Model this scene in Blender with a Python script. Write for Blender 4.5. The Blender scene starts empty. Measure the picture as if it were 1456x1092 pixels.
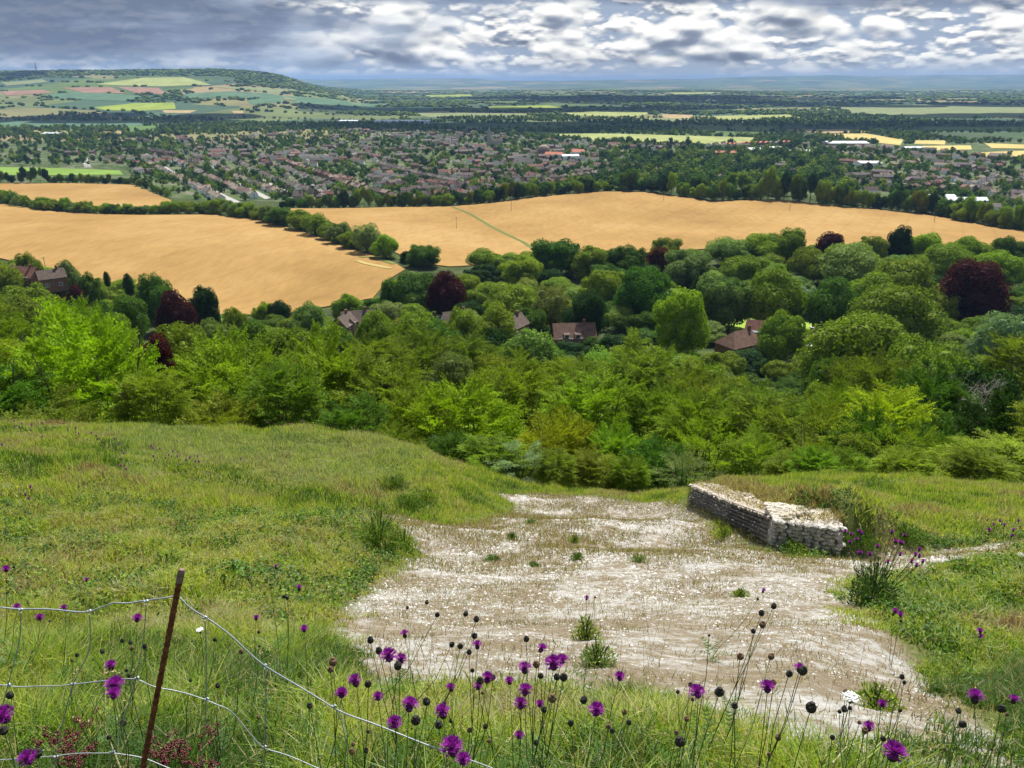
import bpy, math, random
import numpy as np
from math import radians as R
random.seed(7); rng = np.random.default_rng(7)
scn = bpy.context.scene
COL = scn.collection
E = 130.0                       # eye height above the plain
PITCH = R(21.5); F = 1092.0
cp, sp = math.cos(PITCH), math.sin(PITCH)

# ------------------------------------------------------------------ helpers
def at(u, v, Y):
    cx = (u-728)/F; cy = (546-v)/F
    dy = cp + cy*sp; dz = -sp + cy*cp
    t = Y/dy
    return np.array([cx*t, Y, E + dz*t])
def proj(x, y, z):
    z = z-E
    d = y*cp - z*sp; up = y*sp + z*cp
    return 728 + F*x/d, 546 - F*up/d
def depth_of(y, z): return y*cp - (z-E)*sp

def hash2(ix, iy, seed=0):
    n = (ix.astype(np.int64)*374761393 + iy.astype(np.int64)*668265263 + seed*1442695041) & 0xffffffff
    n = ((n ^ (n >> 13))*1274126177) & 0xffffffff
    return ((n ^ (n >> 16)) & 0xffff)/65535.0
def vnoise(x, y, seed=0):
    x = np.asarray(x, float); y = np.asarray(y, float)
    ix = np.floor(x); iy = np.floor(y); fx = x-ix; fy = y-iy
    fx = fx*fx*(3-2*fx); fy = fy*fy*(3-2*fy)
    a = hash2(ix, iy, seed); b = hash2(ix+1, iy, seed); c = hash2(ix, iy+1, seed); d = hash2(ix+1, iy+1, seed)
    return (a*(1-fx)+b*fx)*(1-fy) + (c*(1-fx)+d*fx)*fy
def fbm(x, y, o=4, seed=0):
    s = 0; a = .5
    for k in range(o):
        s = s + a*vnoise(x*2**k+17*k, y*2**k-9*k, seed+k); a *= .5
    return s/(1-.5**o)
def sstep(a, b, x):
    t = np.clip((np.asarray(x, float)-a)/(b-a), 0, 1); return t*t*(3-2*t)
def inpoly(x, y, poly):
    x = np.asarray(x, float); y = np.asarray(y, float)
    r = np.zeros(x.shape, bool); n = len(poly); j = n-1
    for i in range(n):
        xi, yi = poly[i]; xj, yj = poly[j]
        if yi != yj:
            c = ((yi > y) != (yj > y)) & (x < (xj-xi)*(y-yi)/(yj-yi)+xi)
            r ^= c
        j = i
    return r
def polydist(x, y, poly):
    d = np.full(np.shape(x), 1e9); n = len(poly)
    for i in range(n):
        ax, ay = poly[i]; bx, by = poly[(i+1) % n]
        dx, dy = bx-ax, by-ay; L = dx*dx+dy*dy+1e-12
        t = np.clip(((x-ax)*dx+(y-ay)*dy)/L, 0, 1)
        d = np.minimum(d, np.hypot(x-ax-t*dx, y-ay-t*dy))
    return np.where(inpoly(x, y, poly), d, -d)

def mk(name, V, Fs, mats, mi=None, col=None, fl=None, smooth=False, parent=None, link=True):
    """V (n,3); Fs list of (m,k) index arrays; one mesh object"""
    me = bpy.data.meshes.new(name)
    V = np.asarray(V, np.float32)
    Fs = [np.asarray(f, np.int32) for f in (Fs if isinstance(Fs, list) else [Fs]) if len(f)]
    me.vertices.add(len(V)); me.vertices.foreach_set('co', V.ravel())
    nl = sum(f.size for f in Fs); nf = sum(len(f) for f in Fs)
    me.loops.add(nl); me.loops.foreach_set('vertex_index', np.concatenate([f.ravel() for f in Fs]))
    tot = np.concatenate([np.full(len(f), f.shape[1], np.int32) for f in Fs])
    st = np.zeros(nf, np.int32); st[1:] = np.cumsum(tot)[:-1]
    me.polygons.add(nf); me.polygons.foreach_set('loop_start', st); me.polygons.foreach_set('loop_total', tot)
    if mi is not None: me.polygons.foreach_set('material_index', np.asarray(mi, np.int32))
    me.polygons.foreach_set('use_smooth', np.full(nf, smooth, bool))
    for m in (mats if isinstance(mats, (list, tuple)) else [mats]): me.materials.append(m)
    me.update(calc_edges=True)
    if col is not None:
        at_ = me.color_attributes.new('col', 'FLOAT_COLOR', 'POINT')
        c = np.ones((len(V), 4), np.float32); c[:, :3] = col
        at_.data.foreach_set('color', c.ravel())
    if fl is not None:
        for k, a in fl.items():
            q = me.attributes.new(k, 'FLOAT', 'POINT'); q.data.foreach_set('value', np.asarray(a, np.float32))
    o = bpy.data.objects.new(name, me)
    if link: COL.objects.link(o)
    if parent is not None: o.parent = parent
    return o
def tag(o, label=None, cat=None, group=None, kind=None):
    if label: o['label'] = label
    if cat: o['category'] = cat
    if group: o['group'] = group
    if kind: o['kind'] = kind
    return o
def empty(name, loc, rz=0, scale=1.0):
    o = bpy.data.objects.new(name, None); COL.objects.link(o)
    o.location = [float(a) for a in loc]; o.rotation_euler = (0, 0, rz); o.scale = (scale,)*3
    o.empty_display_size = .2
    return o
def copyto(src, parent=None, loc=None, scale=None, color=None, rz=None):
    c = src.copy(); COL.objects.link(c)
    if parent is not None: c.parent = parent
    if loc is not None: c.location = [float(a) for a in loc]
    if scale is not None: c.scale = [float(a) for a in scale]
    if color is not None: c.color = (*[float(a) for a in color], 1)
    if rz is not None: c.rotation_euler = (0, 0, rz)
    return c
def ordn(n):
    w = {1: 'first', 2: 'second', 3: 'third', 4: 'fourth', 5: 'fifth', 6: 'sixth', 7: 'seventh', 8: 'eighth', 9: 'ninth', 10: 'tenth', 11: 'eleventh', 12: 'twelfth'}
    if n in w: return w[n]
    s = 'th' if 10 <= n % 100 <= 20 else {1: 'st', 2: 'nd', 3: 'rd'}.get(n % 10, 'th')
    return f'{n}{s}'
class MB:
    def __init__(s): s.v = []; s.f = {3: [], 4: []}; s.n = 0; s.mi = {3: [], 4: []}
    def add(s, V, Fa, m=0):
        V = np.asarray(V, float); Fa = np.asarray(Fa, int)
        s.v.append(V); s.f[Fa.shape[1]].append(Fa+s.n); s.mi[Fa.shape[1]].append(np.full(len(Fa), m)); s.n += len(V)
    def add2(s, V, Q, T, m=0):
        V = np.asarray(V, float); s.v.append(V)
        for k, A in ((4, Q), (3, T)):
            if len(A): s.f[k].append(np.asarray(A, int)+s.n); s.mi[k].append(np.full(len(A), m))
        s.n += len(V)
    def box(s, x0, x1, y0, y1, z0, z1, m=0, M=None):
        V = np.array([[x, y, z] for z in (z0, z1) for y in (y0, y1) for x in (x0, x1)], float)
        if M is not None: V = V @ M[:3, :3].T + M[:3, 3]
        s.add(V, [[0, 2, 3, 1], [4, 5, 7, 6], [0, 1, 5, 4], [2, 6, 7, 3], [0, 4, 6, 2], [1, 3, 7, 5]], m)
    def tube(s, P, r, n=6, m=0, cap=True):
        P = np.asarray(P, float); k = len(P); r = np.broadcast_to(np.asarray(r, float), (k,))
        T = np.gradient(P, axis=0); T /= np.linalg.norm(T, axis=1)[:, None]+1e-12
        up = np.array([0, 0, 1.]) if abs(T[0][2]) < .9 else np.array([1., 0, 0])
        a = np.cross(T, up); a /= np.linalg.norm(a, axis=1)[:, None]+1e-12; b = np.cross(T, a)
        th = np.arange(n)*2*math.pi/n
        V = P[:, None]+r[:, None, None]*(a[:, None]*np.cos(th)[None, :, None]+b[:, None]*np.sin(th)[None, :, None])
        V = V.reshape(-1, 3)
        i = np.arange(k-1)[:, None]*n; j = np.arange(n)[None]; j2 = (j+1) % n
        Q = np.stack([i+j, i+j2, i+n+j2, i+n+j], -1).reshape(-1, 4)
        T3 = []
        if cap:
            V = np.vstack([V, P[:1], P[-1:]]); c0 = k*n; c1 = c0+1
            T3 = [[c0, (q+1) % n, q] for q in range(n)]+[[c1, (k-1)*n+q, (k-1)*n+(q+1) % n] for q in range(n)]
        s.add2(V, Q, T3, m)
    def ball(s, c, r, sub=1, m=0, jit=0, sc=(1, 1, 1)):
        V, Fa = ICO[sub]
        V = V*(1+(rng.random((len(V), 1))-.5)*2*jit)*np.array(sc)*r+np.array(c)
        s.add(V, Fa, m)
    def build(s, name, mats, parent=None, smooth=False, col=None):
        V = np.vstack(s.v); Fs = []; mi = []
        for k in (3, 4):
            if s.f[k]: Fs.append(np.vstack(s.f[k])); mi.append(np.concatenate(s.mi[k]))
        return mk(name, V, Fs, mats, np.concatenate(mi), parent=parent, smooth=smooth, col=col)
def _ico():
    t = (1+5**.5)/2
    V = np.array([[-1, t, 0], [1, t, 0], [-1, -t, 0], [1, -t, 0], [0, -1, t], [0, 1, t], [0, -1, -t], [0, 1, -t], [t, 0, -1], [t, 0, 1], [-t, 0, -1], [-t, 0, 1]], float)
    V /= np.linalg.norm(V[0])
    Fa = [[0, 11, 5], [0, 5, 1], [0, 1, 7], [0, 7, 10], [0, 10, 11], [1, 5, 9], [5, 11, 4], [11, 10, 2], [10, 7, 6], [7, 1, 8], [3, 9, 4], [3, 4, 2], [3, 2, 6], [3, 6, 8], [3, 8, 9], [4, 9, 5], [2, 4, 11], [6, 2, 10], [8, 6, 7], [9, 8, 1]]
    out = [(V, np.array(Fa))]
    for _ in range(3):
        V, Fa = out[-1]; V = list(V); c = {}; N = []
        def mid(a, b):
            k = (min(a, b), max(a, b))
            if k not in c: p = (V[a]+V[b])/2; V.append(p/np.linalg.norm(p)); c[k] = len(V)-1
            return c[k]
        for a, b, d in Fa:
            x, y, z = mid(a, b), mid(b, d), mid(d, a); N += [[a, x, z], [b, y, x], [d, z, y], [x, y, z]]
        out.append((np.array(V), np.array(N)))
    return out
ICO = _ico()

# ------------------------------------------------------------------ materials
def mat(name, build):
    m = bpy.data.materials.new(name); m.use_nodes = True
    nt = m.node_tree; nt.nodes.clear()
    out = nt.nodes.new('ShaderNodeOutputMaterial'); build(nt, out); return m
def N(nt, t, **kw):
    n = nt.nodes.new(t)
    for k, v in kw.items():
        if k.startswith('i_'):
            n.inputs[k[2:].replace('_', ' ')].default_value = v
        else: setattr(n, k, v)
    return n
def L(nt, a, b): nt.links.new(a, b)
def math_(nt, op, a, b=None, clamp=False):
    n = N(nt, 'ShaderNodeMath', operation=op); n.use_clamp = clamp
    for i, x in enumerate((a, b)):
        if x is None: continue
        if isinstance(x, (int, float)): n.inputs[i].default_value = x
        else: L(nt, x, n.inputs[i])
    return n.outputs[0]
def mix(nt, f, a, b, mode='MIX'):
    n = N(nt, 'ShaderNodeMix', data_type='RGBA', blend_type=mode); n.clamp_factor = True
    for i, x in ((0, f), (6, a), (7, b)):
        if isinstance(x, (int, float)): n.inputs[i].default_value = x
        elif isinstance(x, tuple): n.inputs[i].default_value = (*x, 1)
        else: L(nt, x, n.inputs[i])
    return n.outputs[2]
def ramp(nt, f, stops):
    n = N(nt, 'ShaderNodeValToRGB'); cr = n.color_ramp
    while len(cr.elements) < len(stops): cr.elements.new(.5)
    for e, (p, c) in zip(cr.elements, stops):
        e.position = p; e.color = (*c, 1) if isinstance(c, tuple) else (c, c, c, 1)
    L(nt, f, n.inputs[0]); return n.outputs[0]
def pos(nt): return N(nt, 'ShaderNodeNewGeometry').outputs['Position']
def noise(nt, scale, detail=4, vec=None, rough=.6, dist=0, sc=None):
    v = vec if vec is not None else pos(nt)
    if sc is not None:
        mp = N(nt, 'ShaderNodeMapping'); mp.inputs['Scale'].default_value = sc; L(nt, v, mp.inputs[0]); v = mp.outputs[0]
    n = N(nt, 'ShaderNodeTexNoise'); n.inputs['Scale'].default_value = scale; n.inputs['Detail'].default_value = detail
    n.inputs['Roughness'].default_value = rough; n.inputs['Distortion'].default_value = dist
    L(nt, v, n.inputs['Vector']); return n.outputs['Fac']
def surf(nt, out, col, rough=.9, spec=.2, bump=None, bs=.5, bd=.05, metal=0):
    b = N(nt, 'ShaderNodeBsdfPrincipled'); b.inputs['Roughness'].default_value = rough
    b.inputs['Specular IOR Level'].default_value = spec; b.inputs['Metallic'].default_value = metal
    if isinstance(col, tuple): b.inputs['Base Color'].default_value = (*col, 1)
    else: L(nt, col, b.inputs['Base Color'])
    if bump is not None:
        bp = N(nt, 'ShaderNodeBump'); bp.inputs['Strength'].default_value = bs; bp.inputs['Distance'].default_value = bd
        L(nt, bump, bp.inputs['Height']); L(nt, bp.outputs[0], b.inputs['Normal'])
    L(nt, b.outputs[0], out.inputs[0]); return b
def simple(name, c, var=.3, sc=3., rough=.9, metal=0, spec=.2):
    def f(nt, out):
        n = noise(nt, sc, 4); v = ramp(nt, n, [(.3, 1-var), (.7, 1+var*.6)])
        surf(nt, out, mix(nt, 1, c, v, 'MULTIPLY'), rough, spec, metal=metal)
    return mat(name, f)
def leafmat(name, colsrc, trans=.35, vs=1.2, var=.35, tint=(1.15, 1.25, .55), gl=.012):
    def f(nt, out):
        if colsrc == 'object': c = N(nt, 'ShaderNodeObjectInfo').outputs['Color']
        elif colsrc == 'attr': a = N(nt, 'ShaderNodeAttribute'); a.attribute_name = 'col'; c = a.outputs['Color']
        else: c = N(nt, 'ShaderNodeRGB'); c.outputs[0].default_value = (*colsrc, 1); c = c.outputs[0]
        if var:
            v = ramp(nt, noise(nt, vs, 3), [(.3, (1-var, 1-var, 1-var)), (.7, (1+var*.7, 1+var*.8, 1+var*.25))])
            c = mix(nt, 1, c, v, 'MULTIPLY')
        d = N(nt, 'ShaderNodeBsdfDiffuse'); L(nt, c, d.inputs[0])
        t = N(nt, 'ShaderNodeBsdfTranslucent'); L(nt, mix(nt, 1, c, tint, 'MULTIPLY'), t.inputs[0])
        m = N(nt, 'ShaderNodeMixShader'); m.inputs[0].default_value = trans
        L(nt, d.outputs[0], m.inputs[1]); L(nt, t.outputs[0], m.inputs[2])
        g = N(nt, 'ShaderNodeBsdfGlossy'); g.inputs['Roughness'].default_value = .45; g.inputs['Color'].default_value = (.8, .85, .9, 1)
        m2 = N(nt, 'ShaderNodeMixShader'); m2.inputs[0].default_value = gl
        L(nt, m.outputs[0], m2.inputs[1]); L(nt, g.outputs[0], m2.inputs[2])
        L(nt, m2.outputs[0], out.inputs[0])
    return mat(name, f)

# ------------------------------------------------------------------ terrain
Tprof = [(0, -1.6), (35, -21), (50, -30.5), (70, -42), (100, -55), (130, -65), (160, -74), (200, -83), (250, -89.0), (300, -92.3)]
CT = []
def c(u, v, Y): p = at(u, v, Y); CT.append((p[0], p[1], p[2])); return p
# shaft of bare chalk
for u in (640, 760, 900, 1050): c(u, 1092, 2.2)
for u in (480, 700, 900, 1150): c(u, 970, 3.6)
for u in (520, 760, 1000, 1200): c(u, 900, 5.5)
for u in (600, 800, 1000, 1150): c(u, 830, 9)
for u in (650, 850, 1050): c(u, 780, 13)
for u in (680, 820, 960): c(u, 740, 18)
for u in (730, 850, 960): c(u, 705, 24)
CT += [(0, 0, E-1.6), (-4, 0, E-1.4), (4, 0, E-1.7), (0, -4, E-.2), (-8, -4, E+.2), (8, -4, E), (-8, 1.5, E-1.9), (8, 1.5, E-2.2)]
# grass bank on the left of the shaft
for a in [(0, 1092, 2.2), (250, 1092, 2.2), (450, 1092, 2.2), (0, 950, 3.7), (250, 950, 3.8), (0, 860, 5.8), (250, 860, 6), (400, 880, 5.9), (0, 740, 12), (200, 745, 12.5),
          (400, 770, 11), (480, 790, 10.2), (520, 840, 8.2), (545, 748, 12.6), (600, 787, 12.5), (500, 735, 14.5), (440, 705, 17.5), (560, 742, 16.4), (640, 744, 17.7), (700, 716, 22),
          (500, 722, 17.6), (0, 670, 16), (150, 665, 18), (300, 660, 20.5), (430, 665, 21.5), (520, 665, 21.5), (600, 690, 21), (480, 640, 24.5), (590, 652, 24.3), (660, 690, 22.6),
          (0, 612, 22), (150, 606, 24), (300, 610, 26), (450, 613, 27), (540, 622, 26.5), (610, 645, 25.7), (670, 675, 25), (712, 701, 24.6),
          (-400, 700, 14), (-400, 900, 5), (-400, 620, 22)]: c(*a)
# right bank, right arm of bare chalk, mound
for a in [(1456, 1092, 2.4), (1250, 1092, 2.2), (1456, 1000, 4.1), (1350, 960, 5), (1300, 850, 8.6), (1456, 900, 6.6), (1250, 815, 10), (1400, 815, 9.6), (1230, 800, 11.7), (1330, 792, 12),
          (1456, 785, 12), (1300, 782, 13.2), (1180, 797, 12.4), (1280, 742, 15.6), (1340, 735, 16.2), (1456, 750, 15), (1200, 700, 21.5), (1330, 705, 20.5), (1456, 715, 20),
          (1050, 695, 24.4), (1100, 682, 25.6), (1200, 674, 26), (1300, 682, 26), (1456, 692, 26), (1850, 720, 20), (1850, 800, 11), (1850, 950, 5)]: c(*a)
WB = [at(988, 716, 21.6), at(1050, 748, 16.9), at(1110, 777, 13.3)]
WL = np.array([[np.interp(t, [0, 1, 2], [q[k] for q in WB]) for k in range(3)] for t in np.linspace(0, 2, 13)])
for p in WL:
    CT.append((p[0]-.25, p[1], p[2])); CT.append((p[0]+.30, p[1]+.12, p[2]+.58)); CT.append((p[0]+1.0, p[1]+.4, p[2]+.66))
for a in (.5, 1.1, 1.8): CT.append((WL[-1][0]+a, WL[-1][1]-.30, WL[-1][2]-.02)); CT.append((WL[-1][0]+a, WL[-1][1]+.20, WL[-1][2]+.56)); CT.append((WL[-1][0]+a, WL[-1][1]+.9, WL[-1][2]+.72))
for (Y, z) in Tprof[1:]:
    for s in (-1.15, -.62, -.25, .1, .45, .8, 1.2):
        CT.append((s*(Y+6), Y, E+z+ (1.5 if s < -.5 else 0)))
for a in [(0, 352, 470), (190, 400, 400), (350, 437, 350), (540, 412, 375), (0, 292, 690), (150, 305, 620), (330, 307, 610), (440, 330, 540), (560, 372, 440), (250, 360, 455),
          (650, 362, 480), (850, 345, 520), (1100, 335, 540), (1400, 335, 540), (430, 300, 700), (640, 294, 740), (860, 272, 790), (1010, 288, 740), (1110, 284, 750), (1250, 300, 690), (1430, 326, 590),
          (700, 325, 600), (900, 310, 640), (1150, 310, 650), (0, 262, 900), (200, 265, 880), (245, 285, 790), (0, 285, 800), (0, 244, 1120), (180, 246, 1120),
          (300, 262, 1000), (600, 280, 850), (750, 268, 930), (950, 262, 960), (1200, 262, 1000), (1400, 290, 830)]: c(*a)
for Y, z in ((400, -97), (550, -101), (750, -110), (1000, -121)):
    for s in (-1.2, 1.2): CT.append((s*(Y+6), Y, E+z))
for Y in (1400, 2000, 3000):
    for s in (-1.2, -.6, -.3, 0, .3, .6, 1.2): CT.append((s*(Y+6), Y, E-126.5))
CT = np.array(CT)
def st(x, y):
    yy = np.maximum(y, -4.8); return x/(yy+6), np.log(yy+6)
_s, _t = st(CT[:, 0], CT[:, 1]); _w = (E-CT[:, 2])/(CT[:, 1]+5)
def _phi(r2): return .5*r2*np.log(r2+1e-12)
n = len(CT)
K = _phi((_s[:, None]-_s[None])**2+(_t[:, None]-_t[None])**2) + np.eye(n)*2e-5
P = np.stack([np.ones(n), _s, _t], 1)
A = np.zeros((n+3, n+3)); A[:n, :n] = K; A[:n, n:] = P; A[n:, :n] = P.T
_sol = np.linalg.solve(A, np.concatenate([_w, np.zeros(3)]))
def ridge(s, prof):
    return np.interp(s, [a for a, b in prof], [b for a, b in prof])
def sv(u, v, Y):  # azimuth tangent and height at distance
    p = at(u, v, Y); return p[0]/p[1], p[2]
LH = [sv(u, v, 6200) for u, v in ((-500, 104), (0, 103), (60, 101), (120, 100), (200, 99.5), (300, 98.5), (345, 100), (380, 103), (405, 109), (430, 119), (455, 127), (480, 133), (520, 139))]
LH = [(a, max(b, 2)) for a, b in LH]; LH[-1] = (LH[-1][0], 2.)
FH = [sv(u, v, 27000) for u, v in ((-600, 112), (300, 112), (460, 115), (500, 113), (560, 111.5), (680, 112), (720, 114.5), (800, 115), (860, 113.5), (1000, 112), (1080, 108.5), (1180, 107), (1240, 108.5), (1330, 107), (1456, 106.5), (2000, 108))]
def far_h(x, y):
    s = x/np.maximum(y, 1); z = 3.5+ 0*x
    H = np.maximum(ridge(s, LH)-3.5, 0)
    q = np.clip((y-3000)/3200, 0, 1); q = .55*q+.45*q*q*(3-2*q)
    back = 1-sstep(8000, 12000, y)*.6
    z = z + H*q*back + (fbm(x/900, y/900, 3, 5)-.5)*30*sstep(3500, 5200, y)*(H > 5)
    F_ = np.maximum(ridge(s, FH)-3.5, 0)+(fbm(s*26, y/9000., 4, 9)-.5)*26
    z = z + F_*sstep(15000, 27000, y)
    mid_ = (fbm(x/2500, y/2500, 3, 3)-.45)*55*sstep(5500, 10000, y)*(1-sstep(20000, 26000, y))
    return z+np.maximum(mid_, -3)
CHALK = None
def hgt(x, y):
    x = np.asarray(x, float); y = np.asarray(y, float)
    shp = np.broadcast(x, y).shape
    x = np.broadcast_to(x, shp).ravel(); y = np.broadcast_to(y, shp).ravel()
    out = np.empty(len(x))
    for i in range(0, len(x), 20000):
        X = x[i:i+20000]; Yv = y[i:i+20000]
        s, t = st(X, Yv); s = np.clip(s, -1.7, 1.7)
        w = _phi((s[:, None]-_s[None])**2+(t[:, None]-_t[None])**2) @ _sol[:n] + _sol[n]+_sol[n+1]*s+_sol[n+2]*t
        z = E-w*(np.maximum(Yv, -4.8)+5)
        near = 1-sstep(40, 90, Yv)
        z = z + near*((fbm(X/2.2, Yv/2.2, 3, 1)-.5)*.22 + (fbm(X/.45, Yv/.45, 3, 2)-.5)*.09)
        if CHALK is not None and near.max() > 0:
            q = near > 0; d_ = polydist(X[q], Yv[q], CHALK); z[q] += near[q]*sstep(.1, 1.6, -d_)*((fbm(X[q]/1.6+5, Yv[q]/1.6, 3, 61)-.5)*.50+(fbm(X[q]/.5, Yv[q]/.5, 2, 63)-.5)*.16)*sstep(1.5, 5, Yv[q])
        k = sstep(1200, 2000, Yv)
        z = z*(1-k)+far_h(X, Yv)*k
        out[i:i+20000] = z
    return out.reshape(shp)
_YS = np.concatenate([np.exp(np.linspace(math.log(1.0), math.log(30), 260)), np.exp(np.linspace(math.log(30.5), math.log(30000), 420))])
def hit(u, v):
    cx = (u-728)/F; cy = (546-v)/F; dy = cp+cy*sp; dz = -sp+cy*cp
    X = cx/dy*_YS; Z = E+dz/dy*_YS
    d = Z-hgt(X, _YS)
    i = np.argmax(d < 0)
    if d[i] >= 0: i = len(_YS)-1
    a, b = (_YS[i-1] if i else .8), _YS[i]
    for _ in range(3):
        q = np.linspace(a, b, 8); d = E+dz/dy*q-hgt(cx/dy*q, q); j = max(1, int(np.argmax(d < 0))); a, b = q[j-1], q[j]
    Y = (a+b)/2
    return np.array([cx/dy*Y, Y, float(hgt(cx/dy*Y, Y))])
def worldpoly(pts): return [tuple(hit(u, v)[:2]) for u, v in pts]

chalk_px = [(712, 704), (760, 701), (850, 706), (940, 713), (985, 722), (1012, 748), (1050, 770), (1100, 786), (1160, 795), (1215, 790), (1260, 782), (1330, 785), (1400, 778), (1456, 770), (1456, 780), (1400, 795), (1345, 806), (1260, 815), (1205, 828),
            (1212, 868), (1290, 925), (1345, 985), (1400, 1035), (1456, 1078), (1480, 1150), (1300, 1105), (1150, 1062), (1000, 1032), (900, 998), (800, 985), (650, 985), (540, 968), (470, 935), (440, 905), (515, 855), (560, 808), (598, 788), (572, 765), (545, 742), (500, 724), (560, 733), (640, 748), (700, 738), (738, 722)]
CHALK = worldpoly(chalk_px)
# ------------------------------------------------------------------ sun, sky, air, camera
SUN_AZ, SUN_EL = R(16), R(54)
world = bpy.data.worlds.new('World'); scn.world = world; world.use_nodes = True
def sky():
    nt = world.node_tree; nt.nodes.clear()
    out = nt.nodes.new('ShaderNodeOutputWorld')
    sk = N(nt, 'ShaderNodeTexSky', sky_type='NISHITA'); sk.sun_disc = False; sk.sun_elevation = SUN_EL; sk.sun_rotation = SUN_AZ
    blue = mix(nt, 1, sk.outputs[0], (.09, .09, .09), 'MULTIPLY')
    tc = N(nt, 'ShaderNodeTexCoord').outputs['Generated']
    sx = N(nt, 'ShaderNodeSeparateXYZ'); L(nt, tc, sx.inputs[0])
    az = math_(nt, 'ARCTAN2', sx.outputs[0], sx.outputs[1]); el = math_(nt, 'ARCSINE', sx.outputs[2])
    def cloud(dz, dx, S, k, det, seed, rough=.58, dist=.25):
        cx = N(nt, 'ShaderNodeCombineXYZ'); L(nt, math_(nt, 'ADD', az, dx), cx.inputs[0])
        L(nt, math_(nt, 'MULTIPLY', math_(nt, 'ADD', el, dz), k), cx.inputs[1]); cx.inputs[2].default_value = seed
        return noise(nt, S, det, cx.outputs[0], rough, dist)
    def bill(dz, S, k, seed, det=6, amt=.30, off=0):
        a = cloud(dz, 0, S, k, det, seed, .50, .1)
        cx = N(nt, 'ShaderNodeCombineXYZ'); L(nt, math_(nt, 'ADD', az, math_(nt, 'MULTIPLY', a, .05)), cx.inputs[0]); L(nt, math_(nt, 'MULTIPLY', math_(nt, 'ADD', el, dz), k), cx.inputs[1]); cx.inputs[2].default_value = seed*.37
        vo = N(nt, 'ShaderNodeTexVoronoi'); vo.inputs['Scale'].default_value = S*3.2; vo.inputs['Detail'].default_value = 2; vo.inputs['Roughness'].default_value = .55; L(nt, cx.outputs[0], vo.inputs['Vector'])
        return math_(nt, 'ADD', math_(nt, 'ADD', a, off), math_(nt, 'MULTIPLY', math_(nt, 'SUBTRACT', .5, vo.outputs['Distance']), amt))
    d0 = bill(0, 3.3, 2.2, 3.3, off=.05, det=8, amt=.40); d1 = bill(.0075, 3.3, 2.2, 3.3, off=.05, det=8, amt=.40); d2 = cloud(0, 0, 2.6, 5, 3, 11.)
    e0 = bill(0, 10, 2.8, 8.1, off=.07); e1 = bill(.0045, 10, 2.8, 8.1, off=.07)
    def shade_(a, b_, k1, off, k2=0):
        l_ = math_(nt, 'ADD', math_(nt, 'MULTIPLY', math_(nt, 'SUBTRACT', a, b_), k1), off)
        l_ = math_(nt, 'ADD', l_, math_(nt, 'MULTIPLY', math_(nt, 'SUBTRACT', .56, a), k2), True)
        return ramp(nt, l_, [(0, (.125, .14, .18)), (.28, (.185, .21, .26)), (.5, (.34, .36, .395)), (.70, (.58, .575, .555)), (1, (.82, .80, .74))])
    near_ = shade_(d0, d1, 5.2, .56, 1.8); far_ = shade_(e0, e1, 3.6, .55, 1.0)
    back_ = mix(nt, ramp(nt, e0, [(.36, 0), (.46, 1)]), (.25, .30, .385), far_)
    cl = mix(nt, ramp(nt, d0, [(.40, 0), (.47, 1)]), back_, near_)
    sheet = math_(nt, 'ADD', math_(nt, 'MULTIPLY', math_(nt, 'SUBTRACT', math_(nt, 'MULTIPLY', az, -1), .13), 4.5), math_(nt, 'MULTIPLY', math_(nt, 'SUBTRACT', d2, .5), 5.0))
    topd = math_(nt, 'MULTIPLY', math_(nt, 'SUBTRACT', el, .076), 60)
    sheet = math_(nt, 'MAXIMUM', sheet, math_(nt, 'ADD', topd, math_(nt, 'MULTIPLY', math_(nt, 'SUBTRACT', d2, .5), 7)))
    elm = ramp(nt, math_(nt, 'MULTIPLY', el, 10), [(.10, 0), (.28, 1)])
    sheet = math_(nt, 'MULTIPLY', math_(nt, 'MINIMUM', math_(nt, 'MAXIMUM', sheet, 0), .93), elm)
    streak = math_(nt, 'ADD', math_(nt, 'MULTIPLY', cloud(0, 0, 3.2, 7, 5, 21.), .7), math_(nt, 'MULTIPLY', d0, .3))
    shc = ramp(nt, streak, [(.40, (.095, .12, .175)), (.50, (.165, .20, .275)), (.60, (.36, .41, .48))])
    cover = ramp(nt, math_(nt, 'ADD', d0, math_(nt, 'MULTIPLY', e0, .5)), [(.24, 0), (.34, 1)])
    body = mix(nt, sheet, mix(nt, cover, (.20, .32, .50), cl), shc)
    # pale rain-hazed band at the horizon
    hz = ramp(nt, math_(nt, 'ADD', math_(nt, 'MULTIPLY', el, 10), math_(nt, 'MULTIPLY', math_(nt, 'SUBTRACT', d0, .5), .35)), [(0, .9), (.06, .7), (.24, 0)])
    hc = mix(nt, ramp(nt, math_(nt, 'ADD', .5, az), [(.1, 0), (.6, 1)]), (.22, .28, .37), (.36, .40, .45))
    body = mix(nt, hz, body, hc)
    bg = nt.nodes.new('ShaderNodeBackground'); L(nt, body, bg.inputs[0]); bg.inputs[1].default_value = .95
    # overhead and all round: broken cloud seen from below
    over = mix(nt, ramp(nt, noise(nt, 2.2, 3, tc), [(.42, 0), (.6, 1)]), blue, (.22, .24, .275))
    bg2 = nt.nodes.new('ShaderNodeBackground'); L(nt, over, bg2.inputs[0])
    ms = nt.nodes.new('ShaderNodeMixShader')
    L(nt, ramp(nt, math_(nt, 'ABSOLUTE', el), [(.11, 0), (.19, 1)]), ms.inputs[0]); L(nt, bg.outputs[0], ms.inputs[1]); L(nt, bg2.outputs[0], ms.inputs[2]); L(nt, ms.outputs[0], out.inputs[0])
sky()
sd = bpy.data.lights.new('sun', 'SUN'); sd.energy = 5.0; sd.angle = R(.6); sd.color = (1, .955, .87)
so = bpy.data.objects.new('sun', sd); COL.objects.link(so)
from mathutils import Vector, Matrix
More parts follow.
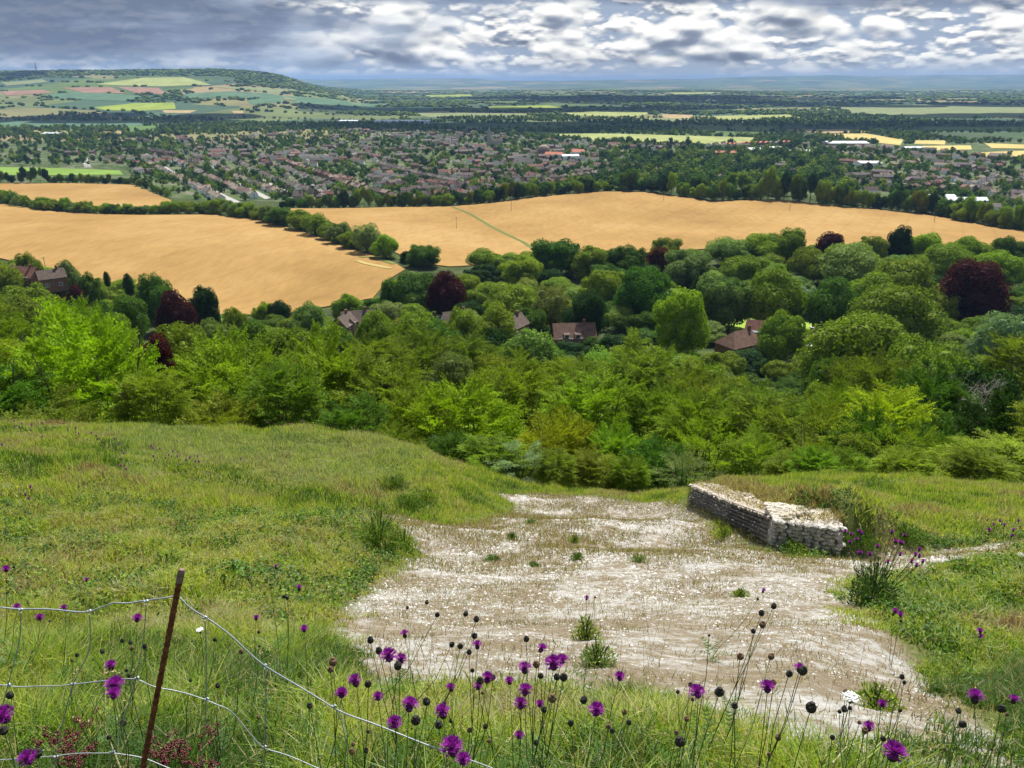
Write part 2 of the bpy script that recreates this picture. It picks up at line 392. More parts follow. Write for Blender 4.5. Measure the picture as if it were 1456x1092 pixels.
sv_ = Vector((math.sin(SUN_AZ)*math.cos(SUN_EL), math.cos(SUN_AZ)*math.cos(SUN_EL), math.sin(SUN_EL)))
so.rotation_euler = sv_.to_track_quat('Z', 'Y').to_euler(); so.location = (0, 0, 400)
cd = bpy.data.cameras.new('camera'); cam = bpy.data.objects.new('camera', cd); COL.objects.link(cam)
cd.sensor_width = 36; cd.lens = 27.0; cd.clip_start = .05; cd.clip_end = 80000
cam.location = (0, 0, E); cam.rotation_euler = (R(90)-PITCH, 0, 0); scn.camera = cam
vs = scn.view_settings; vs.view_transform = 'Standard'; vs.look = 'None'; vs.gamma = 1; vs.exposure = 0.70
cy = scn.cycles; cy.max_bounces = 5; cy.diffuse_bounces = 3; cy.glossy_bounces = 1; cy.transmission_bounces = 3; cy.volume_bounces = 0
cy.use_denoising = True; cy.denoiser = 'OPENIMAGEDENOISE'; cy.denoising_input_passes = 'RGB_ALBEDO_NORMAL'; cy.sample_clamp_indirect = 6
cy.use_adaptive_sampling = True; cy.adaptive_threshold = .02
def haze():
    def f(nt, out):
        v = N(nt, 'ShaderNodeVolumePrincipled'); v.inputs['Color'].default_value = (.34, .56, .95, 1); v.inputs['Density'].default_value = HAZE
        v.inputs['Anisotropy'].default_value = 0.0
        L(nt, v.outputs[0], out.inputs[1])
    m = mat('air', f); b = MB(); b.box(-45000, 45000, -60, 42000, -8, 330); o = b.build('haze', m); tag(o, kind='stuff')
    return o
HAZE = 4.6e-5
haze()

# ------------------------------------------------------------------ ground
def m_near(nt, out):
    a = N(nt, 'ShaderNodeAttribute'); a.attribute_name = 'chalk'
    p = pos(nt)
    n1 = noise(nt, .9, 6, p, .65); n2 = noise(nt, 6, 6, p, .7); n3 = noise(nt, 28, 5, p, .75); n4 = noise(nt, .35, 3, p)
    edge = math_(nt, 'ADD', a.outputs['Fac'], math_(nt, 'MULTIPLY', math_(nt, 'SUBTRACT', n2, .5), 1.1))
    k = ramp(nt, edge, [(.35, 0), (.6, 1)])
    grass = ramp(nt, math_(nt, 'ADD', math_(nt, 'MULTIPLY', n1, .6), math_(nt, 'MULTIPLY', n3, .4)), [(.3, (.035, .055, .016)), (.5, (.10, .13, .03)), (.62, (.17, .17, .06)), (.75, (.22, .17, .09))])
    stone = ramp(nt, n3, [(.28, (.15, .14, .12)), (.44, (.36, .35, .325)), (.62, (.56, .55, .53))])
    moss = ramp(nt, n3, [(.3, (.09, .068, .045)), (.5, (.20, .16, .105)), (.7, (.31, .27, .18))])
    mk_ = math_(nt, 'ADD', math_(nt, 'MULTIPLY', math_(nt, 'SUBTRACT', n1, .5), 1.7), math_(nt, 'MULTIPLY', math_(nt, 'SUBTRACT', n2, .5), 1.9))
    mk_ = math_(nt, 'ADD', mk_, math_(nt, 'MULTIPLY', math_(nt, 'SUBTRACT', n3, .5), 2.4))
    mm = ramp(nt, math_(nt, 'ADD', mk_, .53), [(.28, 0), (.60, 1)])
    ch = mix(nt, mm, stone, moss)
    surf(nt, out, mix(nt, k, grass, ch), .95, .1, bump=math_(nt, 'ADD', math_(nt, 'MULTIPLY', n2, 1), math_(nt, 'MULTIPLY', n3, .6)), bs=.9, bd=.05)
M_near = mat('chalk_and_turf', m_near)
def m_slope(nt, out):
    n1 = noise(nt, .12, 5); c_ = ramp(nt, n1, [(.3, (.022, .03, .012)), (.55, (.05, .07, .02)), (.75, (.09, .11, .03))])
    surf(nt, out, c_, .95, .1)
M_slope = mat('woodland_floor', m_slope)
def m_plain(nt, out):
    p = pos(nt)
    mp = N(nt, 'ShaderNodeMapping'); mp.inputs['Scale'].default_value = (.0021, .0017, 0); mp.inputs['Rotation'].default_value = (0, 0, .35); L(nt, p, mp.inputs[0])
    w = N(nt, 'ShaderNodeTexNoise'); w.inputs['Scale'].default_value = .002; L(nt, p, w.inputs['Vector'])
    vv = N(nt, 'ShaderNodeVectorMath', operation='ADD'); L(nt, mp.outputs[0], vv.inputs[0])
    v2 = N(nt, 'ShaderNodeVectorMath', operation='SCALE'); L(nt, w.outputs['Color'], v2.inputs[0]); v2.inputs['Scale'].default_value = .35; L(nt, v2.outputs[0], vv.inputs[1])
    vo = N(nt, 'ShaderNodeTexVoronoi'); vo.distance = 'CHEBYCHEV'; vo.inputs['Scale'].default_value = 1; vo.inputs['Randomness'].default_value = .85; L(nt, vv.outputs[0], vo.inputs['Vector'])
    sc = N(nt, 'ShaderNodeSeparateColor'); L(nt, vo.outputs['Color'], sc.inputs[0])
    r = N(nt, 'ShaderNodeValToRGB'); r.color_ramp.interpolation = 'CONSTANT'
    st_ = [(0, (.05, .085, .03)), (.2, (.075, .12, .035)), (.36, (.12, .15, .05)), (.5, (.055, .10, .055)), (.64, (.19, .18, .075)), (.74, (.10, .15, .04)), (.84, (.26, .20, .10)), (.9, (.045, .07, .03))]
    while len(r.color_ramp.elements) < len(st_): r.color_ramp.elements.new(.5)
    for e, (q, c_) in zip(r.color_ramp.elements, st_): e.position = q; e.color = (*c_, 1)
    L(nt, sc.outputs[0], r.inputs[0])
    v = ramp(nt, noise(nt, .004, 5), [(.35, .8), (.65, 1.15)])
    surf(nt, out, mix(nt, 1, r.outputs[0], v, 'MULTIPLY'), .95, .1)
M_plain = mat('farmland', m_plain)
M_town = mat('town_ground', lambda nt, out: surf(nt, out, ramp(nt, noise(nt, .045, 5), [(.35, (.035, .06, .02)), (.5, (.07, .11, .03)), (.6, (.13, .12, .08)), (.72, (.24, .23, .20))]), .95, .1))
# one sheet from behind the viewer to the horizon; its rows stretch with distance
def ground():
    t = np.concatenate([np.arange(math.log(1.4), math.log(70), .0085), np.arange(math.log(70), math.log(1700), .016), np.arange(math.log(1700), math.log(42000), .022)])
    s = np.arange(-1.5, 1.501, .0075)
    # finer centre
    y = np.exp(t)-6
    S, Y = np.meshgrid(s, y); X = S*(Y+6)
    Z = hgt(X, Y)
    nr, nc = X.shape
    V = np.stack([X, Y, Z], -1).reshape(-1, 3)
    i = np.arange(nr-1)[:, None]*nc+np.arange(nc-1)[None]
    Q = np.stack([i, i+1, i+nc+1, i+nc], -1).reshape(-1, 4)
    Yc = Y[:-1, :-1].reshape(-1)
    mi = np.where(Yc < 46, 0, np.where(Yc < 800, 1, np.where(Yc < 1850, 2, 3)))
    d = np.full(X.size, -9.); m = (V[:, 1] < 46) & (V[:, 1] > 0); d[m] = polydist(V[m, 0], V[m, 1], CHALK)
    ch = np.clip(.5+d/.9*(np.clip(V[:, 1]/10, .35, 1.1))**-1*.6, 0, 1)
    o = mk('ground', V, Q, [M_near, M_slope, M_town, M_plain], mi, fl={'chalk': ch}, smooth=True)
    tag(o, kind='structure')
ground()

# ------------------------------------------------------------------ grass and small growth on the near slope
M_blade = leafmat('grass_blade', 'attr', trans=.48, var=0, tint=(1.1, 1.15, .6))
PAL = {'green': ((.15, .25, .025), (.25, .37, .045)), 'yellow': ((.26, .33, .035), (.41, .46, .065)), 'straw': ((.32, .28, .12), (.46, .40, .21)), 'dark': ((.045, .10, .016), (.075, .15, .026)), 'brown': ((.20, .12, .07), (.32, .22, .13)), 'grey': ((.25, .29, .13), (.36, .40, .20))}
def blades(P_, Ln, W, lean, name, colA, colB, segs=2, az=None, label=None):
    n = len(P_); az = rng.random(n)*2*math.pi if az is None else az
    fa = rng.random(n)*2*math.pi
    side = np.stack([np.cos(fa), np.sin(fa), 0*fa], -1)*W[:, None]*.5
    dirn = np.stack([np.cos(az), np.sin(az), 0*az], -1)
    up = np.array([0, 0, 1.])
    V = []
    if segs == 1:
        tip = P_+(up*np.sqrt(1-np.clip(lean, 0, .95)**2)[:, None]+dirn*lean[:, None])*Ln[:, None]
        V = np.stack([P_-side, P_+side, tip], 1).reshape(-1, 3)
        Fs = np.arange(n*3).reshape(-1, 3); C = np.stack([colA, colA, colB], 1).reshape(-1, 3)
        return V, [Fs], C
    mid = P_+(up*.55+dirn*(lean*.25)[:, None])*Ln[:, None]
    tip = P_+(up*(.95-lean*.45)[:, None]+dirn*lean[:, None])*Ln[:, None]
    V = np.stack([P_-side, P_+side, mid-side*.8, mid+side*.8, tip], 1).reshape(-1, 3)
    b = np.arange(n)[:, None]*5
    cm = (colA+colB)/2
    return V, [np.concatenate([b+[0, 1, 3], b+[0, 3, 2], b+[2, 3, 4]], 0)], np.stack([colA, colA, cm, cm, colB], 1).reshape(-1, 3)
def pal(names, w, idx=None, n=0):
    k = rng.choice(len(names), n, p=np.array(w)/sum(w)) if idx is None else idx
    a = np.array([PAL[q][0] for q in names])[k]; b = np.array([PAL[q][1] for q in names])[k]
    v = (.75+.5*rng.random((len(k), 1))); return a*v, b*v
def scatter(n, y0, y1, smax=.86):
    t = y1*np.sqrt(rng.random(n)*(1-(y0/y1)**2)+(y0/y1)**2)
    s = (rng.random(n)*2-1)*smax
    x = s*(t*1.0+1.0+1.3*sstep(9, 2, t)); return x, t
def chalkd(x, y): return polydist(x, y, CHALK)
def patch(x, y, seed=0):   # which plants grow where
    a = fbm(x/1.3, y/1.3, 3, 31+seed); b = fbm(x/.4, y/.4, 2, 57+seed); return a*.65+b*.35
MOUND = worldpoly([(150, 608), (300, 612), (450, 615), (560, 628), (620, 650), (560, 690), (430, 690), (300, 668), (180, 650)])
HOLLOW_SHADE = worldpoly([(250, 655), (400, 690), (470, 700), (570, 725), (620, 720), (600, 742), (540, 738), (450, 722), (330, 695)])  # hollow's shade painted in: more dark blades inside this outline
BANK = worldpoly([(-200, 700), (200, 690), (420, 735), (560, 770), (500, 850), (430, 900), (200, 860), (-200, 860)])
def zonecol(x, y):
    jx, jy = x+rng.normal(0, .5, len(x)), y+rng.normal(0, .5, len(x)); zm, zh, zb = inpoly(jx, jy, MOUND), inpoly(jx, jy, HOLLOW_SHADE), inpoly(jx, jy, BANK)
    p = patch(x, y); q = fbm(x/3.5, y/3.5, 2, 91)
    r = p+rng.normal(0, .07, len(x))+(q-.5)*.45-.19*sstep(6.5, 3.5, y)+(fbm(x/.5, y/.5, 2, 63)-.5)*.25
    idx = np.digitize(r, [.34, .46, .60, .66, .74])       # dark, green, yellow, straw, brown..
    idx = np.where(rng.random(len(x)) < .13, 3, idx)
    u_ = rng.random(len(x)); idx = np.where(zm & (u_ < .6), 4, idx); idx = np.where(zh & (u_ < .55), 0, idx); q2 = fbm(x/.8+3, y/.8, 2, 40); idx = np.where(zb & (u_ < .42), 2, idx); idx = np.where(zb & (u_ > .62) & (q2 > .56), 3, idx); idx = np.where(zb & (u_ > .88) & (q2 > .5), 5, idx)
    return pal(['dark', 'green', 'yellow', 'straw', 'grey', 'brown'], None, idx=idx)
def turf(name, n, y0, y1, ln, wd, segs, label, thr=-.05):
    x, y = scatter(n, y0, y1); d = chalkd(x, y)+(vnoise(x*1.7, y*1.7, 5)-.5)*.7+(vnoise(x*5, y*5, 6)-.5)*.5+rng.normal(0, .10, n)
    keep = (d < thr)
    x, y, d = x[keep], y[keep], d[keep]
    nw = np.min(np.hypot(x[:, None]-(WL[None, :, 0]+.55), y[:, None]-WL[None, :, 1]), axis=1) > .75+.3*vnoise(x*3, y*3, 8); x, y, d = x[nw], y[nw], d[nw]
    z = hgt(x, y); m = len(x)
    tall = (.22+1.2*fbm(x/.9, y/.9, 3, 77)**1.5+.9*fbm(x/.28, y/.28, 2, 78)**3)*np.clip(.5+(-d)*.8, .5, 1.1)
    A_, B_ = zonecol(x, y)
    Ln = ln*(.5+rng.random(m)*.9)*tall*1.4; W = wd*(.7+.6*rng.random(m))
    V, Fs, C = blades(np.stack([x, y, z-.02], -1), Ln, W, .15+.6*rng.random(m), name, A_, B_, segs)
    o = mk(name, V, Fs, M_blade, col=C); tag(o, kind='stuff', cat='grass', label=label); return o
# ------------------------------------------------------------------ test split here
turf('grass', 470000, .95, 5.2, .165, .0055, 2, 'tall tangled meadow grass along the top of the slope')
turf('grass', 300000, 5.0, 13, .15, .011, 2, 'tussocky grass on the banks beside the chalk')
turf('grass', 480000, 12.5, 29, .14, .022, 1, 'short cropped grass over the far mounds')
def sparse():
    x, y = scatter(620000, 1.6, 25.5); d = chalkd(x, y); keep = (d > -.2) & (fbm(x/.9, y/.9, 3, 13)+.35*(vnoise(x*6, y*6, 4)-.5)+rng.normal(0, .09, len(x)) > .435)
    x, y = x[keep], y[keep]; z = hgt(x, y); m = len(x)
    idx = np.where(rng.random(m) < .5, 0, np.where(rng.random(m) < .55, 1, np.where(rng.random(m) < .5, 2, 3)))
    a, b = pal(['brown', 'straw', 'dark', 'grey'], None, idx=idx)
    sc = np.clip(y/9, .85, 1.6)
    V, Fs, C = blades(np.stack([x, y, z-.01], -1), (.028+.075*rng.random(m)**1.5)*sc, .009*sc, .2+.7*rng.random(m), '', a*.95, b*.95, 1)
    tag(mk('grass', V, Fs, M_blade, col=C), kind='stuff', cat='grass', label='thin brown seed grass over bare chalk')
sparse()
M_chalk = simple('chalk', (.74, .73, .71), .25, 30)
def rubble():
    n = 150000; x, y = scatter(n, 2.2, 25); keep = (chalkd(x, y) > -.1) & (fbm(x/.8, y/.8, 3, 44)+rng.normal(0, .06, n) > .45); x, y = x[keep], y[keep]; z = hgt(x, y); m = len(x)
    O = np.array([[1, 0, 0], [-1, 0, 0], [0, 1, 0], [0, -1, 0], [0, 0, 1], [0, 0, -1.]]); Fa = np.array([[0, 2, 4], [2, 1, 4], [1, 3, 4], [3, 0, 4], [2, 0, 5], [1, 2, 5], [3, 1, 5], [0, 3, 5]])
    r = (.005+.014*rng.random(m)**3)*np.clip(y/6, .6, 2.2)
    V = (O[None]*(.6+.7*rng.random((m, 6, 3)))*np.array([1, 1, .6]))*r[:, None, None]+np.stack([x, y, z], -1)[:, None]
    Fs = (np.arange(m)[:, None, None]*6+Fa[None]).reshape(-1, 3)
    tag(mk('chalk_rubble', V.reshape(-1, 3), Fs, M_chalk), kind='stuff', cat='chalk rubble', label='loose white chalk lumps over the bare slope')
rubble()
# ------------------------------------------------------------------ trees
M_leaf = leafmat('leaves', 'object', trans=.32, vs=.8, var=.45, tint=(1.15, 1.3, .45), gl=.004)
M_leafm = leafmat('leaves_far', 'attr', trans=.25, var=0, tint=(1.1, 1.15, .6), gl=.004)
M_bark = simple('bark', (.10, .085, .065), .4, 4)
M_deadbark = simple('bleached_bark', (.42, .38, .32), .3, 5)
def unit(v): return v/(np.linalg.norm(v, axis=-1, keepdims=True)+1e-9)
def dirnoise(d, seed, f=2.2): return (fbm(d[:, 0]*f+7+seed, d[:, 1]*f-3+d[:, 2]*1.7*f, 3, seed))
def limb(b, p0, p1, r0, r1, n=5, sag=.1, jit=.04, k=7):
    t = np.linspace(0, 1, k)[:, None]; p0 = np.array(p0, float); p1 = np.array(p1, float); ln = np.linalg.norm(p1-p0)
    P_ = p0+(p1-p0)*t; P_[:, 2] += np.sin(t[:, 0]*math.pi)*ln*sag; P_[1:-1] += rng.normal(0, jit*ln*.3, (k-2, 3))
    b.tube(P_, r0+(r1-r0)*t[:, 0], n, cap=False); return P_
def beech_mesh(seed, nt=1700, up=.35, tw=1.0):
    """crown 1 wide (radius .5) and 1 high; built at 11 x 12 m then normalised"""
    W_, H_ = 5.6, 12.
    nf = max(60, nt//16)                       # flat fans of twigs, layered one over the other
    d = unit(rng.normal(size=(nf*2, 3))); d = d[d[:, 2] > -.8][:nf]; nf = len(d)
    rr = (.30+.50*rng.random(nf)**.6)*(.62+.62*dirnoise(d, seed))
    P0 = d*rr[:, None]*np.array([W_, W_, H_*.5])+np.array([0, 0, H_*.5])
    hor = unit(d*np.array([1, 1, .0])+rng.normal(0, .25, (nf, 3))*np.array([1, 1, 0]))
    el = np.clip(rng.normal(.10, .22, nf)+up*.9*np.clip(d[:, 2]+.15, 0, 1), -.3, 1.2)
    D0 = unit(hor*np.cos(el)[:, None]+np.array([0, 0, 1.])*np.sin(el)[:, None])
    S0 = unit(np.cross(D0, np.array([0, 0, 1.])+rng.normal(0, .22, (nf, 3)))); U0 = unit(np.cross(S0, D0))
    fl = (1.5+1.3*rng.random(nf))*tw
    q = 13; kk = np.arange(q); t = (kk//2+.4)/((q+1)/2); sg0 = np.where(kk % 2, 1, -1.)
    P_ = (P0[:, None]+D0[:, None]*(t[None, :, None]*fl[:, None, None]*.8)-U0[:, None]*(t**2)[None, :, None]*fl[:, None, None]*.12).reshape(-1, 3)
    D = unit(D0[:, None]*.8+S0[:, None]*(sg0*(.95-.6*t))[None, :, None]+rng.normal(0, .13, (nf, q, 3))).reshape(-1, 3)
    ln = ((fl[:, None]*(.62-.32*t)[None])*(.8+.4*rng.random((nf, q)))).reshape(-1)
    Uq = unit(np.repeat(U0, q, 0)+rng.normal(0, .2, D.shape)); S = unit(np.cross(D, Uq)); U = unit(np.cross(S, D)); nt = len(D)
    m = 14; k = np.arange(m); a = (k//2+.6)/(m/2); sg = np.where(k % 2, 1, -1.)
    A = P_[:, None]+D[:, None]*(a[None, :, None]*ln[:, None, None]) - U[:, None]*((a**2)[None, :, None]*ln[:, None, None]*.2)
    ax = unit(D[:, None]*.7+S[:, None]*sg[None, :, None]*.8+rng.normal(0, .28, (nt, m, 3)))
    ll = (.24*(1-.4*a)[None]*(.7+.6*rng.random((nt, m))))[:, :, None]
    wv = unit(np.cross(ax, U[:, None]+rng.normal(0, .55, (nt, m, 3))))*ll*.36
    V = np.stack([A, A+ax*ll*.5+wv, A+ax*ll, A+ax*ll*.5-wv], 2).reshape(-1, 3)
    Q = np.arange(nt*m*4).reshape(-1, 4)
    sc = np.array([1/(2*W_), 1/(2*W_), 1/H_])
    f = mk('foliage', V*sc, Q, M_leaf, link=False)
    b = MB(); nl = 11
    for i in range(nl):
        th = i*2.4+rng.random()*.5; rr_ = .25+.6*rng.random()
        p1 = np.array([math.cos(th)*W_*rr_, math.sin(th)*W_*rr_, H_*(.55+.38*rng.random())])
        p0 = np.array([math.cos(th)*.15, math.sin(th)*.15, -H_*.05])
        P2 = limb(b, p0, p1, .13, .025, sag=-.08)
        for j in range(3):
            q = P2[3+j]; th2 = th+rng.normal(0, .8)
            limb(b, q, q+np.array([math.cos(th2)*1.6, math.sin(th2)*1.6, .9+rng.random()]), .045, .012, n=4, k=4)
    b.tube([(0, 0, -H_*1.2), (0, 0, -H_*.3), (0, 0, .6)], [.34, .26, .2], 8, cap=False)
    tr = b.build('trunk', M_bark, smooth=True); COL.objects.unlink(tr)
    co = np.empty(len(tr.data.vertices)*3, np.float32); tr.data.vertices.foreach_get('co', co); tr.data.vertices.foreach_set('co', (co.reshape(-1, 3)*sc).ravel()); tr.data.update()
    return f, tr
def lobes_of(seed, n, kind):
    r_ = np.random.default_rng(seed)
    L_ = []
    if kind == 'round':
        for i in range(n):
            d = unit(r_.normal(size=3)); d[2] = abs(d[2])*1.15-.45
            q = .31+.12*r_.random(); L_.append((d[0]*q, d[1]*q, .48+d[2]*.40, .07+.11*r_.random()**1.5))
        L_.append((0, 0, .5, .30)); L_.append((0, 0, .28, .26))
    if kind == 'dome':
        for i in range(n):
            th = r_.random()*6.28; h = r_.random(); q = .38*math.sqrt(max(0, 1-h*h*.9))*(.6+.4*r_.random())
            L_.append((math.cos(th)*q, math.sin(th)*q, .12+h*.7, .11+.07*r_.random()))
        L_.append((0, 0, .4, .33)); L_.append((0, 0, .62, .24))
    if kind == 'irregular':
        for i in range(n):
            th = r_.random()*6.28; q = .36*r_.random()**.5; L_.append((math.cos(th)*q*1.1, math.sin(th)*q*1.1, .16+.74*r_.random()*(1-q*.9), .06+.12*r_.random()**1.4))
        L_.append((0, 0, .42, .24)); L_.append((0.05, 0, .25, .24))
    if kind == 'conifer':
        for i in range(n*2):
            h = (i+.5)/(n*2); q = .36*(1-h)**.9; th = i*2.39; L_.append((math.cos(th)*q*.7, math.sin(th)*q*.7, .08+.88*h, .05+.16*(1-h)))
    if kind == 'column':
        for i in range(n):
            h = (i+.5)/n; L_.append((r_.normal()*.06, r_.normal()*.06, .08+.82*h, .36*math.sin(math.pi*min(.96, .12+h*.82))**.6))
    if kind == 'tiered':
        for i in range(7):
            h = .3+.65*i/6; q = .38*(1.15-h)
            for j in range(6): th = j*1.05+i*.5+r_.random()*.4; L_.append((math.cos(th)*q, math.sin(th)*q, h+r_.normal()*.02, .10*(1.3-h)+.03))
    return np.array(L_)
def lobe_cards(L_, n, size, seed, flat=1.0, aspect=1.0, core=True, jn=.6):
    r_ = np.random.default_rng(seed+100)
    w = L_[:, 3]**2; k = r_.choice(len(L_), n*2, p=w/w.sum())
    d = unit(r_.normal(size=(len(k), 3))); c_ = L_[k, :3]; r = L_[k, 3:4]
    A_ = np.array([1, 1, aspect*flat])
    rad = r*(.80+.32*r_.random((len(k), 1))**.8+.22*(dirnoise(d, seed, 5)[:, None]-.5))
    P_ = c_+d*rad*A_
    q = np.full(len(k), 9.)
    for l in L_: q = np.minimum(q, np.linalg.norm((P_-l[:3])/A_, axis=1)/l[3])
    keep = (q > .80) & (P_[:, 2] > .0)
    P_, d = P_[keep][:n], d[keep][:n]
    nn = unit(d+r_.normal(0, jn, P_.shape)+np.array([0, 0, .25])); t1 = unit(np.cross(nn, r_.normal(size=P_.shape))); t2 = np.cross(nn, t1)
    s = size*(.55+.9*r_.random((len(P_), 1)))
    V = np.stack([P_-t1*s*.5, P_+t2*s*.33+nn*s*.1, P_+t1*s*.5, P_-t2*s*.33+nn*s*.08], 1).reshape(-1, 3)
    Q = np.arange(len(V)).reshape(-1, 4); T3 = np.zeros((0, 3), int)
    if core:
        if jn > .9: L_ = L_.copy(); L_[:, 3] *= .8
        cv = []; cf = []; o_ = len(V)
        for l in L_:
            v_, f_ = ICO[1]; cv.append(v_*l[3]*.66*A_+l[:3]); cf.append(f_+o_); o_ += len(v_)
        V = np.vstack([V]+cv); T3 = np.vstack(cf)
    return V, Q, T3
def crown_mesh(kind, seed, n=8000, size=.035, nl=22, flat=1., jn=.6):
    L_ = lobes_of(seed, nl, kind)
    V, Q, T3 = lobe_cards(L_, n, size, seed, flat, jn=jn)
    f = mk('foliage', V, [T3, Q], M_leaf, link=False)
    b = MB(); b.tube([(0, 0, -1.6), (0, 0, 0), (.01, 0, .3), (0, .01, .6)], [.035, .028, .02, .008], 7, cap=False)
    for i in range(7):
        th = i*2.4; b.tube([(0, 0, -.02+.04*i), (math.cos(th)*.14, math.sin(th)*.14, .18+.05*i), (math.cos(th)*.27, math.sin(th)*.27, .3+.06*i)], [.016, .01, .004], 5, cap=False)
    tr = b.build('trunk', M_bark, smooth=True); COL.objects.unlink(tr)
    return f, tr
PROTO = {'beech': [beech_mesh(s, 4200, .35+.25*(s % 3), 1+.12*(s % 2)) for s in (1, 2, 3, 4, 5)],
         'sapling': [beech_mesh(s, 520, .9, 1.5) for s in (11, 12, 13)],
         'round': [crown_mesh('round', s, 13000, .030, 46+s % 3*8) for s in (21, 22, 23)], 'dome': [crown_mesh('dome', s, 17000, .025, 64) for s in (31, 32)],
         'irregular': [crown_mesh('irregular', s, 12000, .031, 46) for s in (41, 42, 43, 44)],
         'fluffy': [crown_mesh('round', s, 12000, .022, 30, jn=1.0) for s in (51, 52)],
         'conifer': [crown_mesh('conifer', 61, 6500, .035, 16)], 'column': [crown_mesh('column', 71, 4000, .05, 9)], 'tiered': [crown_mesh('tiered', 81, 5000, .04, flat=.35)]}
TINT = {'yellow': (.27, .37, .022), 'bright': (.205, .285, .026), 'mid': (.18, .245, .027), 'deep': (.085, .155, .024), 'dark': (.032, .07, .018), 'grey': (.18, .245, .075), 'pale': (.23, .32, .085), 'olive': (.19, .255, .032), 'copper': (.06, .016, .02), 'rust': (.13, .038, .016), 'silver': (.20, .27, .15)}
TW = {'yellow': 'yellow green', 'bright': 'bright green', 'mid': 'mid green', 'deep': 'deep green', 'dark': 'very dark green', 'grey': 'greyish green', 'pale': 'pale green', 'olive': 'olive green', 'copper': 'dark purple copper', 'rust': 'reddish brown copper', 'silver': 'silvery green'}
KW = {'beech': ('beech_tree', 'layered beech', 'beech tree'), 'sapling': ('beech_sapling', 'upswept young beech', 'young tree'), 'round': ('round_tree', 'round-crowned tree', 'oak'), 'dome': ('domed_tree', 'broad domed tree', 'tree'),
      'irregular': ('broadleaf_tree', 'uneven-crowned tree', 'tree'), 'fluffy': ('willow_tree', 'soft feathery tree', 'tree'), 'conifer': ('conifer_tree', 'pointed conifer', 'conifer'), 'column': ('cypress_tree', 'narrow columnar cypress', 'conifer'), 'tiered': ('cedar_tree', 'flat-tiered cedar', 'conifer')}  # kinds are crown shapes; round and domed ones have no known species
NT = 0; TREES = []
def plant_tree(x, y, H, w, kind, tint, ratio=1.25, name=None, cat=None, parts=True, base=None):
    """root Empty on the ground; crown box w wide, as tall as the tree or ratio*w"""
    global NT
    P_ = PROTO[kind]; f, tr = P_[NT % len(P_)]; NT += 1
    z = float(hgt(x, y)) if base is None else base
    ch = min(H, ratio*w); off = H-ch
    root = empty(name or KW[kind][0], (x, y, z), rng.random()*6.28)
    cl = np.array(TINT[tint])*(.85+.3*rng.random())*(1+rng.normal(0, .06, 3))
    copyto(f, root, (0, 0, off), (w, w, ch), np.clip(cl, .004, 1))
    if parts: copyto(tr, root, (0, 0, off), (w, w, ch))
    root['category'] = cat or KW[kind][2]; root['tw'] = 0; del root['tw']
    TREES.append((root, x, y, z+H, w, kind, tint, H)); return root
def tree_px(u, v, wpx, Y, kind, tint, ratio=1.25, lab=None, name=None):
    p = at(u, v, Y); d = depth_of(Y, p[2]); w = wpx*d/F; g = float(hgt(p[0], Y)); H = p[2]-g
    if H < 2.5 or H > 27: print('TREE?', u, v, Y, 'H %.1f' % H, 'w %.1f' % w)
    H = max(H, 2.)
    r = plant_tree(p[0], Y, H, w, kind, tint, ratio, name=name)
    if lab: r['label'] = lab
    return r
LAB = {}
front = [  # u, crown top v, width, distance, kind, tint
 (-35, 500, 170, 41, 'beech', 'deep'), (100, 440, 245, 47, 'beech', 'yellow'), (25, 462, 150, 54, 'beech', 'bright'), (205, 520, 110, 41, 'beech', 'bright'), (312, 475, 190, 48, 'beech', 'bright'),
 (395, 505, 120, 42, 'beech', 'mid'), (455, 472, 180, 53, 'beech', 'mid'), (545, 500, 150, 50, 'beech', 'mid'), (500, 560, 110, 36, 'beech', 'deep'), (590, 545, 130, 40, 'beech', 'bright'), (655, 528, 190, 40, 'beech', 'yellow'),
 (560, 600, 90, 32, 'beech', 'mid'), (700, 620, 100, 30, 'beech', 'mid'), (845, 520, 160, 56, 'beech', 'bright'), (795, 588, 140, 36, 'beech', 'yellow'), (740, 500, 130, 62, 'beech', 'mid'), (875, 600, 100, 35, 'beech', 'bright'),
 (740, 650, 80, 29, 'sapling', 'silver'), (935, 625, 90, 33, 'beech', 'deep'), (935, 545, 120, 55, 'beech', 'mid'), (1000, 545, 130, 48, 'beech', 'bright'), (1010, 600, 110, 35, 'sapling', 'yellow'), (975, 655, 80, 29.5, 'sapling', 'grey'),
 (1085, 555, 130, 47, 'beech', 'olive'), (1165, 570, 130, 38, 'sapling', 'bright'), (1080, 610, 100, 34, 'beech', 'mid'), (1240, 585, 110, 42, 'beech', 'deep'), (1285, 600, 120, 36, 'sapling', 'bright'), (1272, 545, 130, 55, 'beech', 'yellow'),
 (1205, 545, 110, 62, 'beech', 'bright'), (1355, 625, 70, 34, 'sapling', 'bright'), (1340, 600, 110, 40, 'beech', 'deep'), (1440, 630, 170, 31, 'beech', 'bright'), (1395, 655, 90, 29.5, 'beech', 'mid'), (1200, 640, 90, 31, 'beech', 'mid'), (1130, 645, 80, 31, 'beech', 'mid'), (1290, 655, 90, 30, 'beech', 'mid'),
 (1560, 560, 200, 45, 'beech', 'mid'), (-180, 520, 220, 44, 'beech', 'bright'), (845, 655, 90, 29.5, 'beech', 'mid'), (790, 670, 60, 28.5, 'beech', 'mid'), (1440, 560, 150, 50, 'beech', 'dark'),
 (60, 560, 150, 36, 'beech', 'mid'), (300, 560, 140, 38, 'beech', 'mid'), (640, 620, 90, 31, 'beech', 'deep'), (895, 668, 60, 28.5, 'beech', 'mid')]
front += [(1160, 430+225, 80, 30, 'beech', 'bright')]
